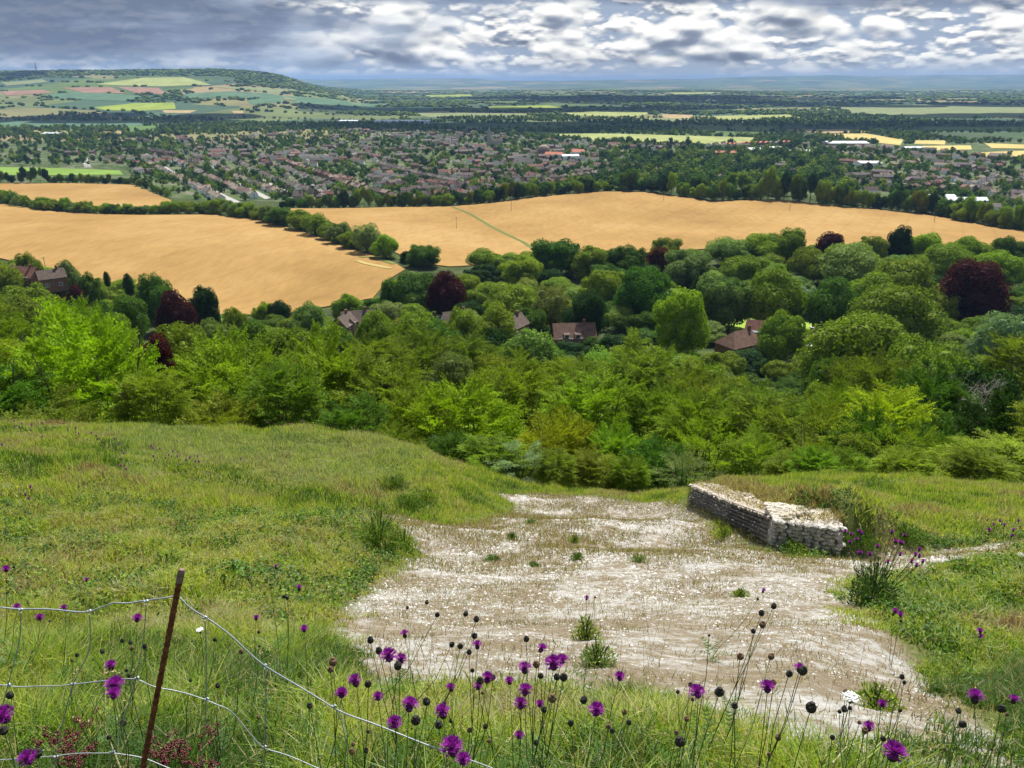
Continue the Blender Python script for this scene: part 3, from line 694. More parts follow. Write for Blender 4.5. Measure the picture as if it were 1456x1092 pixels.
middle = [
 (30, 390, 90, 280, 'irregular', 'mid'), (-15, 362, 90, 310, 'round', 'mid'), (95, 425, 110, 105, 'beech', 'bright'), (160, 405, 80, 230, 'irregular', 'deep'), (-30, 430, 140, 90, 'beech', 'bright'), (250, 440, 110, 130, 'fluffy', 'mid'),
 (215, 470, 55, 100, 'irregular', 'copper'), (345, 448, 100, 150, 'irregular', 'deep'), (300, 445, 80, 170, 'fluffy', 'grey'), (400, 452, 110, 120, 'irregular', 'mid'), (470, 455, 110, 130, 'fluffy', 'deep'), (530, 470, 100, 110, 'beech', 'mid'), (590, 462, 120, 120, 'beech', 'olive'),
 (665, 465, 110, 130, 'beech', 'olive'), (640, 490, 100, 90, 'fluffy', 'grey'), (720, 490, 130, 90, 'beech', 'mid'), (680, 450, 90, 190, 'irregular', 'dark'), (755, 458, 100, 160, 'round', 'pale'), (810, 500, 120, 85, 'beech', 'olive'), (860, 480, 100, 130, 'fluffy', 'pale'), (915, 475, 130, 125, 'beech', 'bright'),
 (620, 440, 80, 215, 'irregular', 'deep'), (700, 425, 80, 250, 'irregular', 'mid'), (585, 425, 90, 220, 'irregular', 'mid'), (985, 520, 110, 80, 'beech', 'olive'), (1000, 498, 110, 140, 'fluffy', 'mid'), (1085, 540, 120, 80, 'beech', 'olive'), (1130, 555, 120, 65, 'fluffy', 'mid'), (1050, 525, 90, 110, 'fluffy', 'mid'),
 (1235, 440, 190, 175, 'dome', 'mid'), (1185, 500, 80, 150, 'fluffy', 'deep'), (1330, 460, 160, 140, 'fluffy', 'olive'), (1250, 500, 150, 100, 'beech', 'olive'), (1165, 530, 90, 100, 'irregular', 'olive'), (1400, 500, 150, 90, 'irregular', 'dark'), (1440, 428, 90, 200, 'fluffy', 'silver'), (1460, 470, 100, 110, 'beech', 'olive'),
 (150, 435, 80, 140, 'irregular', 'mid'), (530, 435, 60, 210, 'round', 'mid'), (1330, 520, 120, 75, 'beech', 'deep'), (0, 405, 90, 240, 'irregular', 'mid')]
back = [
 (90, 363, 42, 335, 'round', 'grey'), (35, 353, 38, 360, 'irregular', 'mid'), (125, 380, 42, 320, 'irregular', 'deep'), (150, 387, 12, 310, 'column', 'dark'), (180, 390, 18, 300, 'column', 'dark'), (213, 381, 52, 290, 'irregular', 'deep'), (240, 403, 58, 262, 'round', 'copper'), (283, 394, 48, 275, 'irregular', 'dark'),
 (160, 410, 60, 250, 'irregular', 'mid'), (100, 400, 40, 290, 'irregular', 'copper'), (60, 385, 40, 330, 'irregular', 'deep'), (330, 425, 40, 250, 'irregular', 'mid'), (370, 423, 30, 300, 'irregular', 'yellow'), (394, 422, 34, 300, 'round', 'dark'), (437, 422, 56, 270, 'round', 'grey'), (490, 412, 42, 310, 'irregular', 'mid'), (420, 455, 50, 220, 'round', 'mid'),
 (590, 378, 80, 320, 'round', 'deep'), (632, 378, 60, 310, 'round', 'copper'), (600, 341, 52, 430, 'irregular', 'deep'), (580, 352, 26, 440, 'irregular', 'dark'), (555, 390, 40, 320, 'irregular', 'deep'), (700, 350, 70, 410, 'irregular', 'mid'), (740, 357, 66, 380, 'irregular', 'bright'), (788, 328, 82, 410, 'irregular', 'deep'), (725, 395, 82, 300, 'round', 'bright'),
 (785, 396, 66, 290, 'fluffy', 'grey'), (838, 343, 70, 400, 'irregular', 'mid'), (650, 425, 60, 250, 'irregular', 'mid'), (838, 402, 66, 275, 'round', 'dark'), (860, 372, 70, 330, 'irregular', 'mid'), (895, 340, 60, 400, 'irregular', 'deep'), (918, 366, 92, 300, 'round', 'deep'), (975, 398, 82, 250, 'irregular', 'yellow'), (937, 343, 42, 410, 'irregular', 'rust'),
 (985, 347, 80, 380, 'irregular', 'grey'), (950, 332, 50, 440, 'irregular', 'mid'), (1040, 332, 70, 425, 'round', 'pale'), (1035, 378, 90, 295, 'irregular', 'grey'), (1108, 372, 96, 290, 'round', 'mid'), (1062, 355, 70, 370, 'irregular', 'mid'), (1122, 318, 62, 430, 'irregular', 'mid'), (1080, 327, 70, 430, 'round', 'bright'), (1187, 323, 44, 430, 'round', 'copper'),
 (1152, 345, 60, 380, 'round', 'bright'), (1286, 314, 36, 425, 'irregular', 'dark'), (1240, 327, 60, 430, 'irregular', 'mid'), (1320, 324, 60, 430, 'round', 'bright'), (1380, 332, 62, 430, 'round', 'bright'), (1440, 332, 50, 430, 'irregular', 'deep'), (1120, 432, 72, 240, 'round', 'olive'), (1195, 385, 84, 280, 'round', 'deep'), (1210, 345, 110, 370, 'dome', 'pale'),
 (1290, 360, 120, 310, 'dome', 'mid'), (1350, 345, 90, 380, 'dome', 'mid'), (1280, 398, 150, 245, 'dome', 'mid'), (1395, 366, 112, 300, 'dome', 'copper'), (1250, 380, 90, 300, 'round', 'mid'), (1425, 350, 80, 370, 'round', 'bright'), (1070, 395, 60, 330, 'fluffy', 'grey'), (880, 432, 50, 290, 'fluffy', 'pale'),
 (1000, 380, 60, 320, 'conifer', 'dark'), (820, 430, 44, 300, 'irregular', 'mid'), (755, 430, 60, 270, 'irregular', 'deep'), (660, 385, 50, 340, 'irregular', 'mid'), (690, 400, 60, 330, 'irregular', 'mid'), (1150, 400, 50, 330, 'irregular', 'silver'), (1335, 400, 80, 300, 'irregular', 'mid')]
for gi, (lst, where, gname) in enumerate(((front, 'beyond the brow of the hill', 'trees beyond the brow'), (middle, 'on the wooded slope below the brow', 'trees on the wooded slope'), (back, 'in the wood before the fields', 'trees before the wheat fields'))):
    n0 = len(TREES)
    for a in lst: r = tree_px(*a, **({'ratio': 1.7} if gi == 2 else {})); r['group'] = gname; r['wh'] = where
PTS = {'house': [(785, 840, 450, 479, 265), (1012, 1112, 455, 497, 255), (478, 530, 440, 462, 283), (20, 85, 375, 393, 330), (718, 748, 455, 465, 262), (1040, 1110, 440, 466, 300), (1160, 1190, 440, 470, 300), (1112, 1150, 480, 512, 250)]}
SKY_U = [-400, 0, 30, 60, 130, 200, 240, 290, 310, 360, 430, 470, 530, 550, 600, 640, 700, 780, 830, 860, 900, 950, 1030, 1050, 1130, 1160, 1190, 1240, 1290, 1340, 1400, 1456, 1900]
SKY_V = [350, 362, 358, 372, 382, 390, 405, 415, 432, 434, 430, 420, 414, 385, 372, 378, 356, 340, 342, 350, 346, 338, 341, 333, 326, 340, 333, 333, 330, 332, 336, 340, 345]
# the rest of the wood, between the trees placed by hand
def fill_wood():
    pts = []
    y = 62.
    while y < 450:
        st_ = 8+y*.022; x = -.85*(y+6)
        while x < .85*(y+6):
            pts.append((x+rng.normal(0, st_*.25), y+rng.normal(0, st_*.25), st_)); x += st_
        y += st_*.95
    for x, y, s_ in pts:
        g = float(hgt(x, y)); u0, v0 = proj(x, y, g)
        if any(math.hypot(x-t[1], y-t[2]) < .5*t[4]*.75+s_*.25 for t in TREES): continue
        H = 6.5+5.5*rng.random(); w = s_*(.85+.4*rng.random())
        u1, v1 = proj(x, y, g+H)
        if v1 < np.interp(u1, SKY_U, SKY_V)+4 or v0 < np.interp(u0, SKY_U, SKY_V)+18: continue
        hw = .5*w*F/depth_of(y, g)
        bad = False
        for a_, b_, c_, d_, Yh in PTS['house']:
            if a_-hw*.8 < u1 < b_+hw*.8 and v1 < d_-2 and v0 > c_ and y < Yh+10:
                bad = v0 < d_+7; H = min(H, (v0-d_+2)*depth_of(y, g)/F/.93); w = min(w, H*1.3)
        if bad or H < 2.2: continue
        kind = ['irregular', 'round', 'fluffy', 'beech', 'irregular'][rng.integers(5)]; 
        if y > 200 and kind == 'beech': kind = 'round'
        tint = ['mid', 'deep', 'bright', 'grey', 'mid', 'dark', 'olive', 'pale', 'mid'][rng.integers(9)]
        r = plant_tree(x, y, H, w, kind, tint); r['group'] = 'trees on the wooded slope' if y < 200 else 'trees before the wheat fields'
        r['wh'] = 'on the wooded slope below the brow' if y < 200 else 'in the wood before the fields'
fill_wood()
print('wood trees', len(TREES))
# dead bleached limbs of the tree on the right
def dead_tree():
    p = at(1380, 520, 80.); g = float(hgt(p[0], 80.)); root = empty('dead_tree', (p[0], 80., g)); b = MB()
    H = p[2]-g+3.2
    b.tube([(0, 0, -.5), (.3, 0, H*.4), (0, .2, H*.6)], [.3, .22, .15], 8)
    random.seed(5)
    def grow(q, d, ln, r, lv):
        e = [q[i]+d[i]*ln for i in range(3)]; m = [(q[i]+e[i])/2+random.gauss(0, .08*ln) for i in range(3)]
        b.tube([q, m, e], [r, r*.8, r*.55], 5, cap=False)
        if lv == 0: return
        for _ in range(3):
            d2 = [d[i]+random.gauss(0, .5) for i in range(3)]; L2 = math.sqrt(sum(a*a for a in d2)); grow(e if random.random() < .6 else m, [a/L2 for a in d2], ln*.72, r*.6, lv-1)
    for d in ((-.8, -.3, .6), (.6, -.3, .75), (-.3, -.4, .9), (.1, -.5, .85), (-.6, -.5, .3), (.8, -.2, .4)): grow([0, .2, H*.5], d, 2.6, .10, 4)
    o = b.build('branches', M_deadbark, root, smooth=True)
    tag(root, 'bleached leafless dead tree with a tangle of bare pale branches among the dark crowns', 'dead tree')
dead_tree()
# ------------------------------------------------------------------ fields
from mathutils.geometry import delaunay_2d_cdt
def sheet(name, poly, step, lift, m, skirt=True, label=None, kind='structure'):
    pts = []
    n = len(poly)
    for i in range(n):
        a = np.array(poly[i]); b = np.array(poly[(i+1) % n]); k = max(1, int(np.linalg.norm(b-a)/step))
        for j in range(k): pts.append(a+(b-a)*j/k)
    nb = len(pts); P_ = np.array(pts)
    x0, y0 = P_.min(0); x1, y1 = P_.max(0)
    gx, gy = np.meshgrid(np.arange(x0, x1, step), np.arange(y0, y1, step)); g = np.stack([gx.ravel(), gy.ravel()], -1)
    d = polydist(g[:, 0], g[:, 1], poly); g = g[d > step*.45]
    allp = [Vector((float(a), float(b))) for a, b in np.vstack([P_, g])]
    vs_, _, fs, *_r = delaunay_2d_cdt(allp, [], [list(range(nb))], 1, 1e-4)
    V2 = np.array([[v.x, v.y] for v in vs_]); Z = hgt(V2[:, 0], V2[:, 1])+lift
    V = np.column_stack([V2, Z]); Fs = [np.array(fs)]
    if skirt:
        Vb = np.column_stack([P_, hgt(P_[:, 0], P_[:, 1])-lift*.5-.3]); Vt = np.column_stack([P_, hgt(P_[:, 0], P_[:, 1])+lift]); o_ = len(V)
        V = np.vstack([V, Vt, Vb]); i = np.arange(nb); j = (i+1) % nb
        Fs.append(np.stack([o_+i, o_+j, o_+nb+j, o_+nb+i], -1))
    o = mk(name, V, Fs, m, smooth=False); tag(o, label, None, None, kind); return o
def m_wheat(nt, out):
    n1 = noise(nt, .012, 5); n2 = noise(nt, .25, 5, sc=(1, .25, 1)); n3 = noise(nt, 1.6, 4, sc=(1, .6, 1))
    c_ = ramp(nt, n1, [(.3, (.265, .158, .053)), (.5, (.33, .202, .070)), (.7, (.385, .25, .098))])
    v = ramp(nt, math_(nt, 'ADD', math_(nt, 'MULTIPLY', n2, .6), math_(nt, 'MULTIPLY', n3, .4)), [(.35, .86), (.65, 1.10)])
    # paired wheel lines through the crop
    mp = N(nt, 'ShaderNodeMapping'); mp.inputs['Rotation'].default_value = (0, 0, .5); L(nt, pos(nt), mp.inputs[0])
    wv = N(nt, 'ShaderNodeTexWave'); wv.inputs['Scale'].default_value = .016; wv.inputs['Distortion'].default_value = .3; wv.inputs['Detail'].default_value = 1; L(nt, mp.outputs[0], wv.inputs['Vector'])
    t = ramp(nt, wv.outputs['Fac'], [(.0, .92), (.05, 1.0)])
    surf(nt, out, mix(nt, 1, mix(nt, 1, c_, v, 'MULTIPLY'), t, 'MULTIPLY'), .95, .05, bump=n3, bs=.4, bd=.5)
M_wheat = mat('ripe_wheat', m_wheat)
def fieldmat(name, c_, var=.18): return mat(name, lambda nt, out: surf(nt, out, mix(nt, 1, c_, ramp(nt, noise(nt, .02, 5, sc=(1, .35, 1)), [(.35, 1-var), (.65, 1+var*.7)]), 'MULTIPLY'), .95, .05))
W1 = [(-90, 290), (0, 291), (60, 300), (130, 305), (200, 306.5), (300, 306), (360, 312), (430, 330), (500, 355), (560, 374), (576, 384), (550, 400), (530, 425), (400, 448), (300, 448), (200, 415), (100, 392), (0, 368), (-90, 352)]
W2 = [(-90, 261), (5, 261.5), (100, 261), (190, 263.5), (243, 285), (248, 294), (190, 297), (120, 293), (0, 280), (-90, 272)]
W3 = [(400, 297), (450, 297), (560, 295), (640, 294), (690, 290), (760, 281), (860, 273), (920, 274), (990, 283.5), (1010, 287), (1060, 285), (1110, 285), (1160, 290), (1200, 295), (1250, 298), (1330, 307), (1430, 326), (1540, 338), (1400, 352), (1000, 355), (800, 368), (640, 380), (592, 375), (540, 348), (480, 320)]
FW = {}
for nm, pl in (('a', W1), ('b', W2), ('c', W3)): FW[nm] = worldpoly(pl)
sheet('wheat_field', FW['a'], 14, .55, M_wheat); sheet('wheat_field', FW['b'], 16, .55, M_wheat); sheet('wheat_field', FW['c'], 16, .55, M_wheat)
M_path = fieldmat('trodden_green_path', (.13, .17, .05)); M_track = fieldmat('flattened_crop', (.38, .30, .11))
def strip(name, px, w, m, lift=.62, kind='structure', n=14, label=None):
    P_ = np.array([hit(u, v)[:2] for u, v in px])
    t = np.linspace(0, len(P_)-1, n*(len(P_)-1)+1); x = np.interp(t, range(len(P_)), P_[:, 0]); y = np.interp(t, range(len(P_)), P_[:, 1])
    T = np.gradient(np.column_stack([x, y]), axis=0); T /= np.linalg.norm(T, axis=1)[:, None]; nx, ny = -T[:, 1], T[:, 0]
    w_ = w*(.8+.4*vnoise(t*3, t*0+1))
    V = np.concatenate([np.column_stack([x+nx*w_*k, y+ny*w_*k, hgt(x+nx*w_*k, y+ny*w_*k)+lift]) for k in (-.5, .5)]); k = len(x); i = np.arange(k-1)
    return tag(mk(name, V, np.stack([i, i+1, k+i+1, k+i], -1), m), label, None, None, kind)
strip('path', [(642, 294.5), (668, 305), (700, 324), (745, 346), (765, 360)], 2.6, M_path, .7)
for k, (a, b) in enumerate((((16, 9), (0, 0)), ((23, 13), (6, 1)))):
    pass
strip('path', [(512, 368), (522, 366.5), (540, 370), (560, 377)], 3.0, M_path, .7)
strip('path', [(508, 372), (520, 376), (540, 380), (556, 383)], 3.5, M_track, .72)
# more distant fields: outlines traced on the ground they lie on
FC = {'lime': (.24, .30, .05), 'pale': (.28, .31, .11), 'gold': (.48, .38, .14), 'tan': (.36, .27, .14), 'brown': (.27, .16, .11), 'teal': (.09, .16, .09), 'green': (.10, .17, .045), 'greygreen': (.19, .22, .10), 'brightgreen': (.17, .27, .05)}
FM = {k: fieldmat('crop_'+k, v) for k, v in FC.items()}
far_fields = [('brightgreen', [(-60, 237), (60, 239), (170, 243), (176, 249), (60, 250), (-60, 249)]), ('pale', [(700, 188), (900, 191), (1075, 196), (1068, 206), (930, 205), (830, 199), (740, 190)]),
 ('tan', [(1112, 185), (1200, 184), (1245, 188), (1175, 190)]), ('gold', [(1162, 191), (1230, 190), (1284, 199), (1280, 207), (1200, 198)]), ('gold', [(1298, 200), (1345, 200), (1343, 206), (1300, 205)]), ('gold', [(1312, 208), (1380, 207), (1382, 213), (1320, 214)]),
 ('gold', [(1400, 204), (1456, 206), (1500, 212), (1410, 211)]), ('gold', [(1395, 217), (1500, 213), (1500, 226), (1402, 224)]), ('teal', [(-60, 171), (200, 173), (203, 180), (-60, 181)]), ('green', [(178, 180), (222, 179), (224, 186), (185, 188)]),
 ('lime', [(132, 153), (190, 147), (248, 146), (250, 155), (200, 158), (150, 157)]), ('pale', [(135, 120), (200, 111), (262, 110), (300, 121), (230, 123), (180, 122)]), ('brown', [(88, 125), (158, 124), (178, 133), (120, 132)]), ('brown', [(165, 123.5), (225, 125), (238, 134), (195, 133)]),
 ('brown', [(0, 130), (60, 128), (76, 132), (10, 136)]), ('teal', [(55, 136), (110, 130.5), (205, 137), (180, 144), (90, 141)]), ('teal', [(258, 134), (330, 130), (400, 136), (380, 140), (270, 140)]), ('teal', [(350, 143), (460, 140), (560, 147), (540, 151), (360, 149)]),
 ('greygreen', [(300, 124), (400, 127), (470, 134), (390, 133)]), ('teal', [(470, 151), (600, 152), (640, 156), (500, 158)]), ('pale', [(796, 161), (850, 158), (932, 160), (905, 166), (812, 165)]), ('greygreen', [(896, 170), (960, 167), (1010, 170), (940, 173)]),
 ('greygreen', [(1185, 152), (1300, 149), (1520, 150), (1520, 165), (1330, 168), (1215, 162)]), ('green', [(1310, 181), (1520, 180), (1520, 185), (1320, 185)]), ('tan', [(940, 162), (985, 164), (980, 169), (945, 168)]), ('lime', [(600, 135.5), (670, 134.5), (672, 138), (612, 139)]),
 ('pale', [(1000, 166), (1120, 163), (1140, 168), (1030, 171)]), ('tan', [(1060, 139), (1200, 138), (1190, 140.5), (1070, 141)]), ('pale', [(40, 188), (100, 186), (120, 191), (60, 195)]), ('tan', [(230, 157), (280, 157), (270, 161), (235, 161)]), ('greygreen', [(580, 160), (740, 161), (760, 166), (610, 167)]),
 ('greygreen', [(0, 117), (60, 113), (68, 117), (10, 122)]), ('tan', [(330, 158), (345, 158), (348, 162), (332, 163)]), ('lime', [(690, 152), (780, 150), (800, 153), (700, 156)]), ('tan', [(640, 125), (720, 124.5), (720, 126), (645, 126.5)]), ('pale', [(950, 132), (1010, 131), (1040, 133), (960, 134.5)])]
FFP = []
for k_, pl in far_fields:
    P_ = worldpoly(pl); FFP.append(P_)
    ys = [q[1] for q in P_]; sheet('farm_field', P_, max(18, (max(ys)-min(ys))/14), .4+.00018*min(ys), FM[k_], skirt=True)
# lawns and the drive among the near trees
M_lawn = fieldmat('lawn', (.26, .38, .06))
LAWN = worldpoly([(1015, 440), (1100, 436), (1190, 440), (1205, 468), (1150, 476), (1090, 466), (1040, 468), (1018, 462)])
sheet('lawn', LAWN, 6, .12, M_lawn)
sheet('driveway', worldpoly([(1078, 522), (1105, 519), (1120, 526), (1100, 533), (1080, 530)]), 3, .12, simple('gravel_drive', (.45, .38, .30), .2, 3))
sheet('lawn', worldpoly([(480, 446), (500, 444), (502, 458), (484, 460)]), 3, .12, M_lawn)
# ------------------------------------------------------------------ hedgerows
def jit_line(px, step0):
    P_ = np.array([hit(u, v)[:2] for u, v in px]); seg = np.linalg.norm(np.diff(P_, axis=0), axis=1); cum = np.concatenate([[0], np.cumsum(seg)])
    return P_, cum
def hedge_body(px, h, w, tint, label, off=(0, 4)):
    P_, cum = jit_line(px, 1); n = int(cum[-1]*9); s = rng.random(n)*cum[-1]
    x = np.interp(s, cum, P_[:, 0])+rng.normal(0, w*.3, n)+off[0]; y = np.interp(s, cum, P_[:, 1])+rng.normal(0, w*.3, n)+off[1]
    hh = h*(.6+.8*vnoise(s/6, s*0+3)); z = hgt(x, y)+hh*rng.random(n)**.7
    Pc = np.column_stack([x, y, z]); nn = unit(rng.normal(size=(n, 3))+[0, -.3, .8]); t1 = unit(np.cross(nn, rng.normal(size=(n, 3)))); t2 = np.cross(nn, t1); q = (.5+.6*rng.random((n, 1)))
    V = np.stack([Pc-t1*q*.6, Pc+t2*q*.4, Pc+t1*q*.6, Pc-t2*q*.4], 1).reshape(-1, 3)
    col = np.repeat(np.array(TINT[tint])*(.7+.6*rng.random((n, 1))), 4, 0)
    o = mk('hedge', V, np.arange(n*4).reshape(-1, 4), M_leafm, col=col); tag(o, label, 'hedge'); return o
HA = [(-40, 288), (0, 290), (60, 299), (130, 304), (200, 305), (300, 304), (360, 311), (430, 329), (500, 354), (560, 372)]
HB = [(400, 296), (450, 296), (560, 294), (640, 293), (690, 289), (760, 280), (860, 271.5), (920, 272.5), (990, 282), (1010, 286), (1060, 284), (1110, 284), (1160, 289), (1200, 294), (1250, 297), (1330, 306), (1430, 325), (1500, 334)]
HC = [(-40, 259.5), (5, 260), (100, 260), (190, 262.5), (243, 283)]
HD = [(-40, 236), (60, 237.5), (170, 241), (200, 246)]
hedge_body(HA, 5, 5, 'mid', 'long leafy hedge between the two left wheat fields, under its trees')
hedge_body(HB, 4, 5, 'deep', 'long hedge along the far edge of the big right wheat field')
hedge_body(HC, 5, 5, 'deep', 'dark hedge between the upper left wheat field and the green meadow')
hedge_body(HD, 4, 6, 'deep', 'hedge behind the green meadow in front of the houses')
def hedge_trees(px, tops, w0, w1, group, where, tints, sw=.62, hv=.16, dy=4, kinds=('irregular', 'round', 'irregular', 'fluffy')):
    base_u = [a for a, b in px]; base_v = [b for a, b in px]; u = px[0][0]; k = 0
    while u < px[-1][0]:
        wp = np.interp(u, [px[0][0], px[-1][0]], [w0, w1])*(.7+.6*rng.random())
        p = hit(u, np.interp(u, base_u, base_v)+.4); x, y = p[0]+rng.normal(0, 1.0), p[1]+dy
        g = float(hgt(x, y)); d = depth_of(y, g); w = wp*d/F
        vt = np.interp(u, [a for a, b in tops], [b for a, b in tops]); Ht = (np.interp(u, base_u, base_v)-vt)*d/F*1.02
        H = max(2.8, Ht*(1-hv*.6+rng.normal(0, hv))); 
        if H < w*.7: w = H/.7
        r = plant_tree(x, y, H, w, kinds[rng.integers(len(kinds))], tints[rng.integers(len(tints))], 1.9, parts=y < 760, name='hedgerow_tree'); r['group'] = group; r['wh'] = where; r['category'] = 'hedgerow tree'
        u += w*F/d*sw*(.75+.4*rng.random()); k += 1
    print(group, k)
hedge_trees(HA, [(-40, 262), (0, 266), (40, 278), (120, 284), (200, 289), (235, 286), (245, 279), (285, 280), (300, 284), (345, 284), (400, 289), (430, 298), (480, 308), (540, 318), (560, 345)], 20, 44, 'trees of the hedge between the wheat fields', 'between the two left wheat fields', ['mid', 'deep', 'mid', 'bright', 'olive', 'grey'], sw=.5)
hedge_trees(HB, [(400, 282), (450, 276), (520, 268), (560, 276), (600, 270), (640, 274), (690, 268), (715, 258), (728, 252), (745, 258), (790, 258), (835, 250), (870, 262), (900, 262), (935, 238), (960, 246), (1000, 262), (1020, 256), (1060, 262), (1100, 240), (1130, 245), (1180, 250), (1220, 262), (1300, 270), (1340, 275), (1380, 278), (1456, 290), (1500, 300)], 13, 26, 'trees behind the right wheat field', 'behind the right wheat field', ['mid', 'deep', 'dark', 'mid', 'bright', 'deep', 'olive'])
hedge_trees(HC, [(-40, 240), (10, 245), (40, 236), (60, 238), (66, 248), (150, 247), (200, 250), (243, 272)], 9, 10, 'trees below the green meadow', 'below the green meadow', ['deep', 'mid', 'dark'], sw=.7)
for u, vt, w, Y, t_ in ((1180, 264, 34, 745, 'yellow'), (1214, 266, 26, 730, 'yellow'), (843, 256, 20, 815, 'yellow'), (1320, 278, 34, 690, 'bright'), (1346, 280, 34, 670, 'deep'), (1378, 283, 40, 640, 'bright'), (728, 256, 36, 815, 'deep'), (895, 236, 30, 800, 'deep'), (1000, 245, 36, 800, 'deep'), (1110, 242, 40, 790, 'deep'), (1040, 240, 22, 830, 'mid'), (1060, 243, 22, 840, 'mid'), (1450, 300, 50, 600, 'deep')):
    r = tree_px(u, vt, w, Y, 'round' if t_ == 'yellow' else 'irregular', t_); r['group'] = 'trees behind the right wheat field'; r['wh'] = 'behind the right wheat field'
# ------------------------------------------------------------------ houses
def roofmat(name, c_): return simple(name, c_, .35, .8, .85)
RM = {'brown': roofmat('brown_tiles', (.125, .092, .075)), 'grey': roofmat('grey_brown_tiles', (.17, .14, .125)), 'red': roofmat('red_tiles', (.20, .095, .07)), 'orange': roofmat('orange_tiles', (.46, .17, .10)), 'tan': roofmat('tan_tiles', (.30, .23, .17)), 'purple': roofmat('purple_brown_tiles', (.10, .078, .075))}
WM = {'white': simple('white_render', (.80, .79, .76), .06, 2), 'brick': simple('red_brick', (.24, .13, .09), .3, 2), 'buff': simple('buff_brick', (.42, .33, .24), .2, 2), 'cream': simple('cream_render', (.66, .60, .48), .08, 2)}
M_glass = mat('window_glass', lambda nt, out: surf(nt, out, (.05, .06, .075), .12, .6))
M_frame = simple('white_frames', (.8, .8, .8), .05, 3)
def house_parts(wd, dp, eh, rp, gable=True, semi=False, wing=False):
    """length wd along x, depth dp; returns mesh builders wall, roof, chimney, window"""
    wl = MB(); rf = MB(); ch = MB(); wn = MB(); hx, hy = wd/2, dp/2; ov = .35; rt = eh+rp
    wl.box(-hx, hx, -hy, hy, -1.5, eh)
    if gable: wl.add([(-hx, -hy, eh), (-hx, hy, eh), (-hx, 0, rt-.12), (hx, -hy, eh), (hx, hy, eh), (hx, 0, rt-.12)], [[0, 2, 1], [3, 4, 5]])
    ins = 0 if gable else dp*.45
    A_ = [(-hx-ov, -hy-ov, eh-.12), (hx+ov, -hy-ov, eh-.12), (hx+ov-ins, 0, rt), (-hx-ov+ins, 0, rt), (-hx-ov, hy+ov, eh-.12), (hx+ov, hy+ov, eh-.12)]
    B_ = [(a, b, c_-.22) for a, b, c_ in A_]
    rf.add(A_+B_, [[0, 1, 2, 3], [5, 4, 3, 2], [6, 9, 8, 7], [11, 8, 9, 10], [0, 6, 7, 1], [4, 5, 11, 10]])
    if gable: rf.add(A_+B_, [[1, 7, 8, 2], [2, 8, 11, 5], [0, 3, 9, 6], [3, 4, 10, 9]])
    else: rf.add(A_, [[1, 5, 2], [4, 0, 3]])
    if wing:
        wl.box(-hx+.5, -hx+dp*.55, -hy-dp*.35, -hy-.01, -1.5, eh-.01); x0, x1, y0 = -hx+.1, -hx+dp*.55+.4, -hy-dp*.35-.35; xm = (x0+x1)/2; r2 = eh+rp*.72
        wl.add([(x0+.4, y0+.35, eh), (x1-.4, y0+.35, eh), (xm, y0+.35, r2-.15)], [[0, 1, 2]])
        rf.add([(x0, y0, eh-.1), (xm, y0, r2), (x1, y0, eh-.1), (x0, 0, eh-.1), (xm, 0, r2), (x1, 0, eh-.1)], [[0, 1, 4, 3], [1, 2, 5, 4]])
    for x in ([0.] if semi else [hx*.5]):
        ch.box(x-.45, x+.45, -.4, .4, rt-1.2, rt+1.0); ch.box(x-.55, x+.55, -.5, .5, rt+1.0, rt+1.15)
        for q in (-.2, .2): ch.tube([(x+q, 0, rt+1.15), (x+q, 0, rt+1.5)], .12, 6)
    nw = max(2, int(wd/3.4))
    for s in (-1, 1):
        for i in range(nw):
            x = -hx+(i+.5)*wd/nw
            for z0 in ((1.0, 3.5) if eh > 4.5 else (1.0,)):
                wn.box(x-.6, x+.6, s*hy-.03, s*hy+.03, z0, z0+1.25, 0); 
                for q in (-.62, 0, .62): wn.box(x+q-.05, x+q+.05, s*(hy+.01)-.05, s*(hy+.01)+.05, z0-.05, z0+1.3, 1)
    for s in (-1, 1):
        for z0 in ((1.0, 3.5) if eh > 4.5 else (1.0,)): wn.box(s*hx-.03, s*hx+.03, -.5, .5, z0, z0+1.2, 0)
    return wl, rf, ch, wn
HP = {}
def house_proto(key, args, wallm, roofm):
    k = (key, wallm, roofm)
    if k not in HP:
        wl, rf, ch, wn = house_parts(*args)
        for k3 in (3, 4):
            for V_, mi_ in (): pass
        o3 = wl.n; wl.v += wn.v; wl.n += wn.n
        for k3 in (3, 4):
            wl.f[k3] += [a+o3 for a in wn.f[k3]]; wl.mi[k3] += [a+1 for a in wn.mi[k3]]
        obs = [wl.build('wall', [WM[wallm], M_glass, M_frame]), rf.build('roof', RM[roofm]), ch.build('chimney', WM['brick'])]
        for o in obs: COL.objects.unlink(o)
        HP[k] = obs
    return HP[k]
HT = {'semi': (13.5, 8, 5.2, 2.9, True, True), 'detached': (9.5, 8, 5.1, 3.0, True, False), 'bungalow': (12, 8.5, 2.9, 2.8, True, False), 'hipped': (12, 9, 5.1, 3.1, False, True), 'terrace': (26, 8, 5.2, 2.8, True, True), 'gabled': (12, 8, 5.1, 3.3, True, False, True)}
HN = {'semi': 'paired house', 'detached': 'house', 'bungalow': 'bungalow', 'hipped': 'hipped house', 'terrace': 'terrace', 'gabled': 'gabled house'}
HOUSES = []; CARDS = []
def house(x, y, rz, typ, wallm, roofm, row=None, sc=1.):
    HOUSES.append([x, y, rz, typ, wallm, roofm, row, sc])
def pickw(r_): return ['white', 'brick', 'buff', 'cream', 'brick'][r_]
